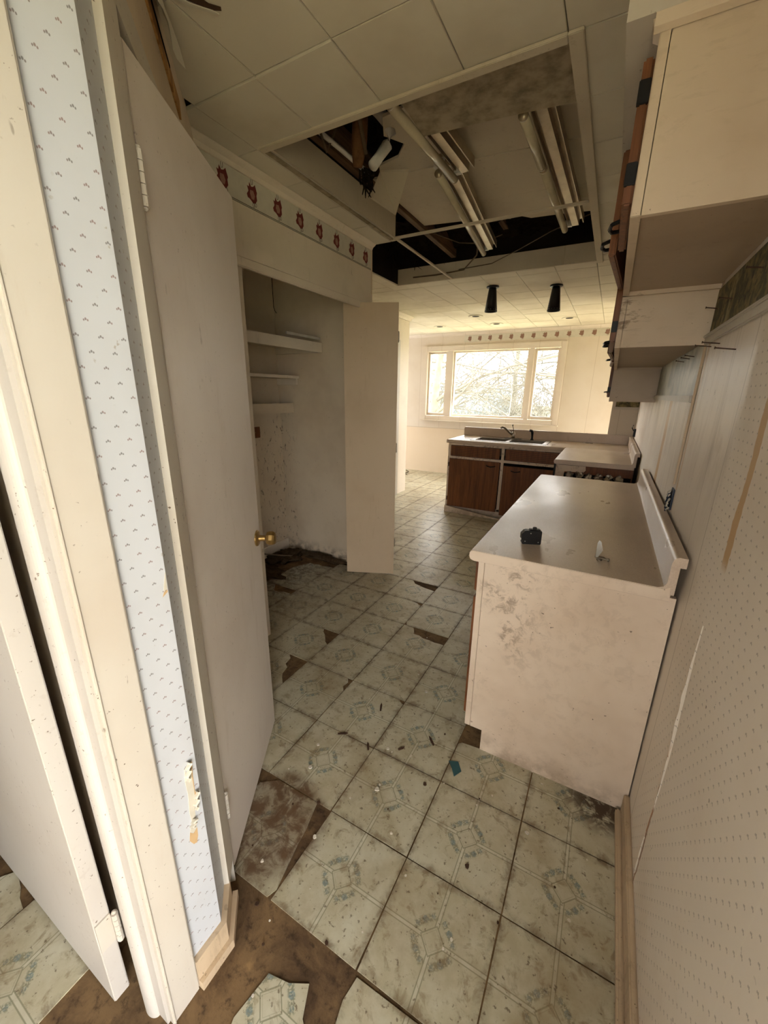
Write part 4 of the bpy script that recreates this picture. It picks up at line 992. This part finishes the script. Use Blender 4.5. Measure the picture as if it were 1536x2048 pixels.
for (x, y, lab) in ((-2.15, 5.44, 'recessed ceiling light furthest left near the window wall'), (-1.40, 4.82, 'recessed ceiling light nearest the kitchen'),
                    (-1.30, 5.53, 'recessed ceiling light centred before the window'), (-.31, 5.45, 'recessed ceiling light furthest right near the cabinets')):
    t = thing('recessed_light', lab, 'ceiling light', (x, y, 2.43), 0, 'recessed dining ceiling lights')
    mk('trim_ring', lathe(BM(), [(.095, 2.4385), (.095, 2.434), (.085, 2.431), (.060, 2.433), (.047, 2.4385)], (x, y, 0), 'z', 28), 'ctile', t, True)
    mk('lamp', lathe(BM(), [(.046, 2.4385), (.046, 2.4345), (.036, 2.4335), (.02, 2.433)], (x, y, 0), 'z', 24), 'dark', t, True)

# ------------------------------------------------------------------ right wall clutter
NAILS = ((.97, 1.619, 'rusty nail jutting from the right wall rail, furthest of the row of three'), (.833, 1.615, 'rusty nail jutting from the right wall rail, middle of the row of three'),
         (.60, 1.577, 'long rusty nail jutting from the right wall, nearest of the row of three'), (1.02, 1.745, 'nail in the landscape border close under the cabinet corner'),
         (.80, 1.735, 'nail in the middle of the landscape border'), (.52, 1.75, 'nail in the landscape border at the right picture edge'),
         (1.30, 1.612, 'small nail under the middle upper cabinet, nearest of three'), (1.42, 1.612, 'small nail under the middle upper cabinet, middle of three'), (1.58, 1.610, 'small nail under the middle upper cabinet, furthest of three'))
for k, (y, z, lab) in enumerate(NAILS):
    ln = .045 if k < 3 else .032
    bm = tube(BM(), [(.629, y, z), (.629 - ln, y + .006, z + .006)], .0017, 6); lathe(bm, [(.0035, .629 - ln - .001), (.0035, .629 - ln + .001)], (0, y + .006, z + .006), 'x', 8)
    o = mk('nail', bm, 'splinter', None); tag(o, lab, 'nail', 'nails in the right wall')
ob = thing('electrical_box', 'torn open outlet box with blue wiring just above the counter lip', 'outlet', (.622, 1.05, .995))
mk('box', bx(.624, .6298, 1.03, 1.085, 1.02, 1.105, bev=.002), 'bluedebris', ob)
mk('hole', prism(BM(), [(1.04, 1.03), (1.07, 1.028), (1.078, 1.06), (1.07, 1.10), (1.045, 1.095), (1.036, 1.06)], 'x', .6230, .624), 'dark', ob)
for k in range(7):
    y0 = 1.04 + k * .005; z0 = 1.03 + .011 * k
    mk('wire_end', tube(BM(), [(.623, y0, z0), (.614, y0 + random.gauss(0, .010), z0 - .01), (.612, y0 + random.gauss(0, .014), z0 - .03)], .003, 5), 'bluedebris' if k % 3 else 'paperback', ob)
fb = thing('electrical_box', 'small outlet box behind the rear splash of the corner counter', 'outlet', (.62, 4.3, 1.03))
mk('box', bx(.61, .6298, 4.25, 4.31, 1.03, 1.11, bev=.002), 'black', fb); mk('wire_end', tube(BM(), [(.61, 4.28, 1.09), (.59, 4.27, 1.12), (.60, 4.29, 1.15)], .005, 5), 'black', fb)
# curled seam of the right wall paper
bm = BM(); prev = None
for k in range(22):
    z = .10 + .84 * k / 21; w = .0018 + (.0055 * math.sin(math.pi * min(1, max(0, (z - .45) / .45))) * (.75 + .25 * math.sin(z * 70)) if z > .45 else 0)
    y = .226 + .010 * math.sin(z * 9); ring = [bm.verts.new(c) for c in ((.6297, y - w, z), (.6297 - w * .9, y + w * .2, z), (.6290 - w * .75, y + w * .3, z), (.6290, y + w, z))]
    if prev:
        for q in range(3): bm.faces.new((prev[q], prev[q + 1], ring[q + 1], ring[q]))
    prev = ring
mk('curled_seam', bm, 'paperR', wall_right)
# torn paper on the pier
def patch(name, pts, x0, x1, mat): return mk(name, prism(BM(), pts, 'x', x0, x1), mat, pillar)
patch('bare_patch', [(-.480, .452), (-.472, .432), (-.464, .428), (-.459, .445), (-.458, .47), (-.468, .462), (-.476, .474)], -.342, -.3414, 'tan')
patch('torn_layer', [(-.476, .476), (-.468, .464), (-.459, .470), (-.457, .52), (-.452, .56), (-.450, .62), (-.451, .655), (-.456, .66), (-.461, .635), (-.465, .65), (-.468, .62), (-.466, .58), (-.470, .53), (-.468, .50)], -.342, -.3409, 'paperback')
patch('bare_patch', [(-.452, .525), (-.448, .53), (-.447, .56), (-.450, .575), (-.449, .62), (-.446, .655), (-.449, .66), (-.452, .62), (-.451, .57)], -.342, -.3406, 'tan')
patch('bare_patch', [(-.450, 1.07), (-.439, 1.077), (-.439, 1.082), (-.446, 1.079)], -.342, -.3412, 'tan')
patch('torn_layer', [(-.446, 1.081), (-.439, 1.084), (-.438, 1.118), (-.441, 1.105), (-.444, 1.095)], -.342, -.3408, 'paperback')
def curl(name, yc, z0, z1, w, mat):
    bm = BM(); prev = None
    for k in range(16):
        z = z0 + (z1 - z0) * k / 15; ww = w * (.35 + .65 * math.sin(math.pi * (k + 1) / 17)); y = yc + .004 * math.sin(k * 1.1) + .010 * (k / 15 - .5)
        ring = [bm.verts.new(c) for c in ((-.3411, y - ww, z), (-.334, y - ww * .2, z + .002), (-.331, y + ww * .5, z), (-.338, y + ww, z - .002))]
        if prev:
            for q in range(3): bm.faces.new((prev[q], prev[q + 1], ring[q + 1], ring[q]))
        prev = ring
    return mk(name, bm, mat, pillar)
curl('paper_curl', -.4665, .485, .505, .004, 'paperback'); curl('paper_curl', -.452, .525, .575, .0025, 'paperback'); curl('paper_curl', -.460, .62, .668, .0035, 'paperback')
# torn border hanging from the pantry wall
def on_diag(pts, k0, k1, bm=None):
    bm = bm or BM(); a = [bm.verts.new((*D(s, k0), z)) for s, z in pts]; b = [bm.verts.new((*D(s, k1), z)) for s, z in pts]
    bm.faces.new(a); bm.faces.new(b[::-1]); n = len(pts)
    for i in range(n): bm.faces.new((a[i], a[(i + 1) % n], b[(i + 1) % n], b[i]))
    return bm
mk('split_lath', on_diag([(.25, 2.335), (.55, 2.325), (.70, 2.318), (.95, 2.30), (.95, 2.35), (.70, 2.36), (.40, 2.365)], 0, .006), 'rawwood', diag)
mk('split_gap', on_diag([(.25, 2.362), (.50, 2.358), (.80, 2.345), (.80, 2.352), (.5, 2.372), (.25, 2.378)], .0065, .008), 'dark', diag)
hp = thing('torn_border', 'torn strip of motif border peeling off above the pantry door', 'wallpaper border', (*D(.6, .03), 2.33))
bm = BM(); prev = None
for k in range(18):
    s = .30 + .46 * k / 17; lift = .012 + .035 * (k / 17) ** 1.5 + .004 * math.sin(k * 1.3)
    ring = [bm.verts.new((*D(s, .004 + .006), 2.438)), bm.verts.new((*D(s, lift * .7), 2.40)), bm.verts.new((*D(s, lift), 2.365 - .012 * (k / 17))), bm.verts.new((*D(s + .012, lift * 1.15), 2.335 - .02 * (k / 17) + .012 * math.sin(k * .8)))]
    if prev:
        for q in range(3): bm.faces.new((prev[q], prev[q + 1], ring[q + 1], ring[q]))
    prev = ring
mk('paper', bm, 'paperback', hp)
mk('printed_motif', on_diag([(.52, 2.385), (.535, 2.40), (.56, 2.395), (.585, 2.38), (.60, 2.365), (.58, 2.355), (.55, 2.36), (.53, 2.368)], .036, .037), 'red', hp)

# ------------------------------------------------------------------ floor litter
def litter(name, x, y, pts, th, mat, label, cat, group=None, rz=0.0):
    bm = prism(BM(), pts, 'z', 0, th); o = mk(name, bm, mat, None, False, True); o.location = (x, y, .0046); o.rotation_euler = (0, 0, rz); return tag(o, label, cat, group)
litter('plastic_shard', .026, .383, [(-.03, .02), (.005, .035), (.03, .0), (.012, -.035), (-.008, -.005)], .003, 'teal', 'dark teal plastic shard on the floor by the cabinet corner', 'shard')
SPL = ('long dark splinter just left of the teal shard', 'dark splinter closest to the pantry door edge', 'dark splinter at the bottom edge of the picture', 'dark splinter second from the pantry door', 'shortest dark splinter, between the pantry door and teal shard', 'dark splinter furthest from the camera')
for k, (x, y, l, a) in enumerate(((-.105, .46, .05, 2.4), (-.46, .30, .045, .6), (.02, -.46, .05, .4), (-.33, .30, .04, 2.2), (-.20, .36, .03, 1.0), (-.39, .52, .05, 2.0))):
    litter('wood_splinter', x, y, [(-l / 2, -.003), (l * .2, -.005), (l / 2, 0), (l * .1, .005), (-l / 2, .004)], .004, 'splinter', SPL[k], 'splinter', 'splinters on the floor', a)
random.seed(31)
spots = [(-.27, -.34), (-.40, -.24), (-.36, .0), (-.48, .10), (-.20, .15), (-.10, -.30), (.02, -.05), (-.55, .05), (-.44, -.05), (-.30, -.10), (-.25, .33), (-.05, .26), (-.20, -.47), (.15, .28), (.18, .07), (-.52, .20), (.33, .27), (-.33, -.33), (-.6, .6), (-.24, .72), (.05, -.53)]
for k in range(70):
    if k < len(spots): x, y = spots[k]; r = random.uniform(.004, .011)
    else: x, y = random.uniform(-.62, .55), random.uniform(-.55, 1.2); r = random.uniform(.0025, .006)
    if x > 0 and y > .5: continue
    if x + y < -.70: continue
    pts = [(r * random.uniform(.5, 1) * math.cos(a), r * random.uniform(.5, 1) * math.sin(a)) for a in [i * math.pi / 3 for i in range(6)]]
    if k % 3 < 2: litter('plaster_chip', x, y, pts, r * .5, 'chip', 'tiny white plaster chip on the floor', 'chip', 'plaster chips on the floor')
    else: litter('dirt_crumb', x, y, pts, r * .6, 'splinter', 'tiny dark crumb of dirt on the floor', 'crumb', 'dirt crumbs on the floor')
ds = mk('dining_wire', tube(BM(), [(-2.95, 6.05, .012), (-2.85, 5.95, .012), (-2.80, 5.80, .02), (-2.88, 5.72, .012), (-2.75, 5.68, .012)], .008, 6), 'rubberwire'); tag(ds, 'loose cable curled on the floor by the window wall', 'cable')

# ------------------------------------------------------------------ outdoors
gr = mk('ground', bx(-60, 60, 6.6, 90, -1.0, -0.9), 'ground'); tag(gr, 'sunlit pale spring grass outside the window', 'ground', None, 'structure')
gr2 = mk('ground_side', bx(2.6, 60, -40, 6.6, -.6, -.5), 'ground'); tag(gr2, 'pale yard beside the house', 'ground', None, 'structure')
gr3 = mk('ground_back', bx(-60, 2.6, -40, -3.2, -.6, -.5), 'ground'); tag(gr3, 'pale yard behind the house', 'ground', None, 'structure')
sh = thing('shed', 'low white shed with a pale blue ribbed roof behind the trees', 'building', (-5.3, 17.5, -.9))
mk('wall', bx(-7.2, -3.9, 16.6, 19.0, -.9, .75), 'whiteside', sh)
mk('roof', prism(BM(), [(16.3, .70), (17.8, 1.75), (19.3, .70), (19.3, .62), (16.3, .62)], 'x', -7.4, -3.7), 'blueroof', sh)
for k in range(13):
    x = -7.35 + k * .29; bm = prism(BM(), [(16.28, .705), (17.8, 1.77), (17.8, 1.80), (16.28, .735)], 'x', x, x + .03); mk('roof_rib', bm, 'blueroof', sh)
def branchy(tw, p, d, l, r, depth, rnd, droop=0.0):
    n = 4; pts = [p]; rs = [r]; q = p.copy(); dd = d.copy()
    for k in range(n):
        dd = (dd + Vector((rnd.gauss(0, .16), rnd.gauss(0, .10), rnd.gauss(0, .13) - droop))).normalized()
        q = q + dd * l / n; pts.append(q.copy()); rs.append(r * (1 - .65 * (k + 1) / n))
        if depth > 0 and k >= 1:
            for _ in range(2 if depth > 1 else 3):
                nd = (dd + Vector((rnd.gauss(0, .75), rnd.gauss(0, .5), rnd.gauss(.05, .55)))).normalized()
                branchy(tw, q.copy(), nd, l * rnd.uniform(.4, .72), rs[-1] * .62, depth - 1, rnd, droop)
    tube(tw, pts, rs, 4 if depth < 2 else 6)
def tree(label, x, y, h, r, seed, lean=(0, 0, 1), limbs=7, l0=2.6, droop=0.02, side=None):
    rnd = random.Random(seed); t = thing('bare_tree', label, 'tree', (x, y, -.9), 0, 'bare trees outside the window')
    pts = []; rs = []
    for k in range(8):
        f = k / 7; pts.append(Vector((x + lean[0] * h * f + .12 * math.sin(f * 5 + seed), y + lean[1] * h * f, -.9 + h * f))); rs.append(r * (1 - .6 * f))
    mk('trunk', tube(BM(), pts, rs, 10), 'bark', t, True)
    tw = BM()
    for k in range(limbs):
        f = .22 + .75 * k / limbs; i = f * 7; a = int(i); p = pts[a].lerp(pts[min(a + 1, 7)], i - a)
        ang = rnd.uniform(0, 2 * math.pi)
        d = Vector((math.cos(ang), .4 * math.sin(ang), rnd.uniform(.1, .7)))
        if side: d = Vector((side * abs(d.x) + side * .5, d.y, d.z * .6))
        branchy(tw, p, d.normalized(), l0 * rnd.uniform(.7, 1.1), r * .34, 2, rnd, droop)
    mk('branches', tw, 'twig', t)
tree('gnarled bare tree seen through the left window pane', -3.75, 9.6, 5.0, .14, 3, limbs=11, l0=1.7)
tree('bare tree reaching long branches across the middle pane', .9, 11.0, 6.0, .17, 8, limbs=10, l0=4.4, side=-1, droop=.05)
tree('thin bare tree behind the right window pane', -.75, 13.5, 6.0, .09, 12, limbs=11, l0=2.2)
tree('bare tree further back behind the middle pane', -3.2, 17.0, 7.0, .12, 15, limbs=12, l0=2.8)
tree('bare tree at the far right behind the brush', .6, 16.0, 7.0, .11, 19, limbs=12, l0=2.6)
tree('low crooked bare tree close to the middle pane', -5.6, 12.5, 4.2, .13, 23, limbs=9, l0=3.2, side=1, droop=.03)
def brush(label, x0, x1, y0, y1, n, h, seed):
    rnd = random.Random(seed); bm = BM()
    for k in range(n):
        p = Vector((rnd.uniform(x0, x1), rnd.uniform(y0, y1), -.9 + rnd.uniform(0, .3))); d = Vector((rnd.gauss(0, .35), rnd.gauss(0, .3), 1)).normalized(); l = h * rnd.uniform(.5, 1.1)
        pts = [p]; q = p.copy()
        for s in range(5):
            d = (d + Vector((rnd.gauss(0, .22), rnd.gauss(0, .2), rnd.gauss(-.03, .12)))).normalized(); q = q + d * l / 5; pts.append(q.copy())
            if s > 0:
                e = (d + Vector((rnd.gauss(0, .8), rnd.gauss(0, .6), rnd.gauss(0, .4)))).normalized()
                tube(bm, [q.copy(), q + e * l * .16, q + e * l * .3 + Vector((rnd.gauss(0, .05), 0, rnd.gauss(0, .05)))], [.0045, .004, .003], 3)
        tube(bm, pts, [.008, .008, .007, .006, .005, .003], 3)
    o = mk('brush', bm, 'twig'); tag(o, label, 'brush', None, 'stuff')
brush('thicket of bare twigs filling the view through the window', -8.5, 2.5, 14.5, 22.0, 1300, 4.6, 5)
brush('low tangle of bare brush outside the right pane', -3.6, 1.5, 12.0, 14.5, 260, 2.9, 6)
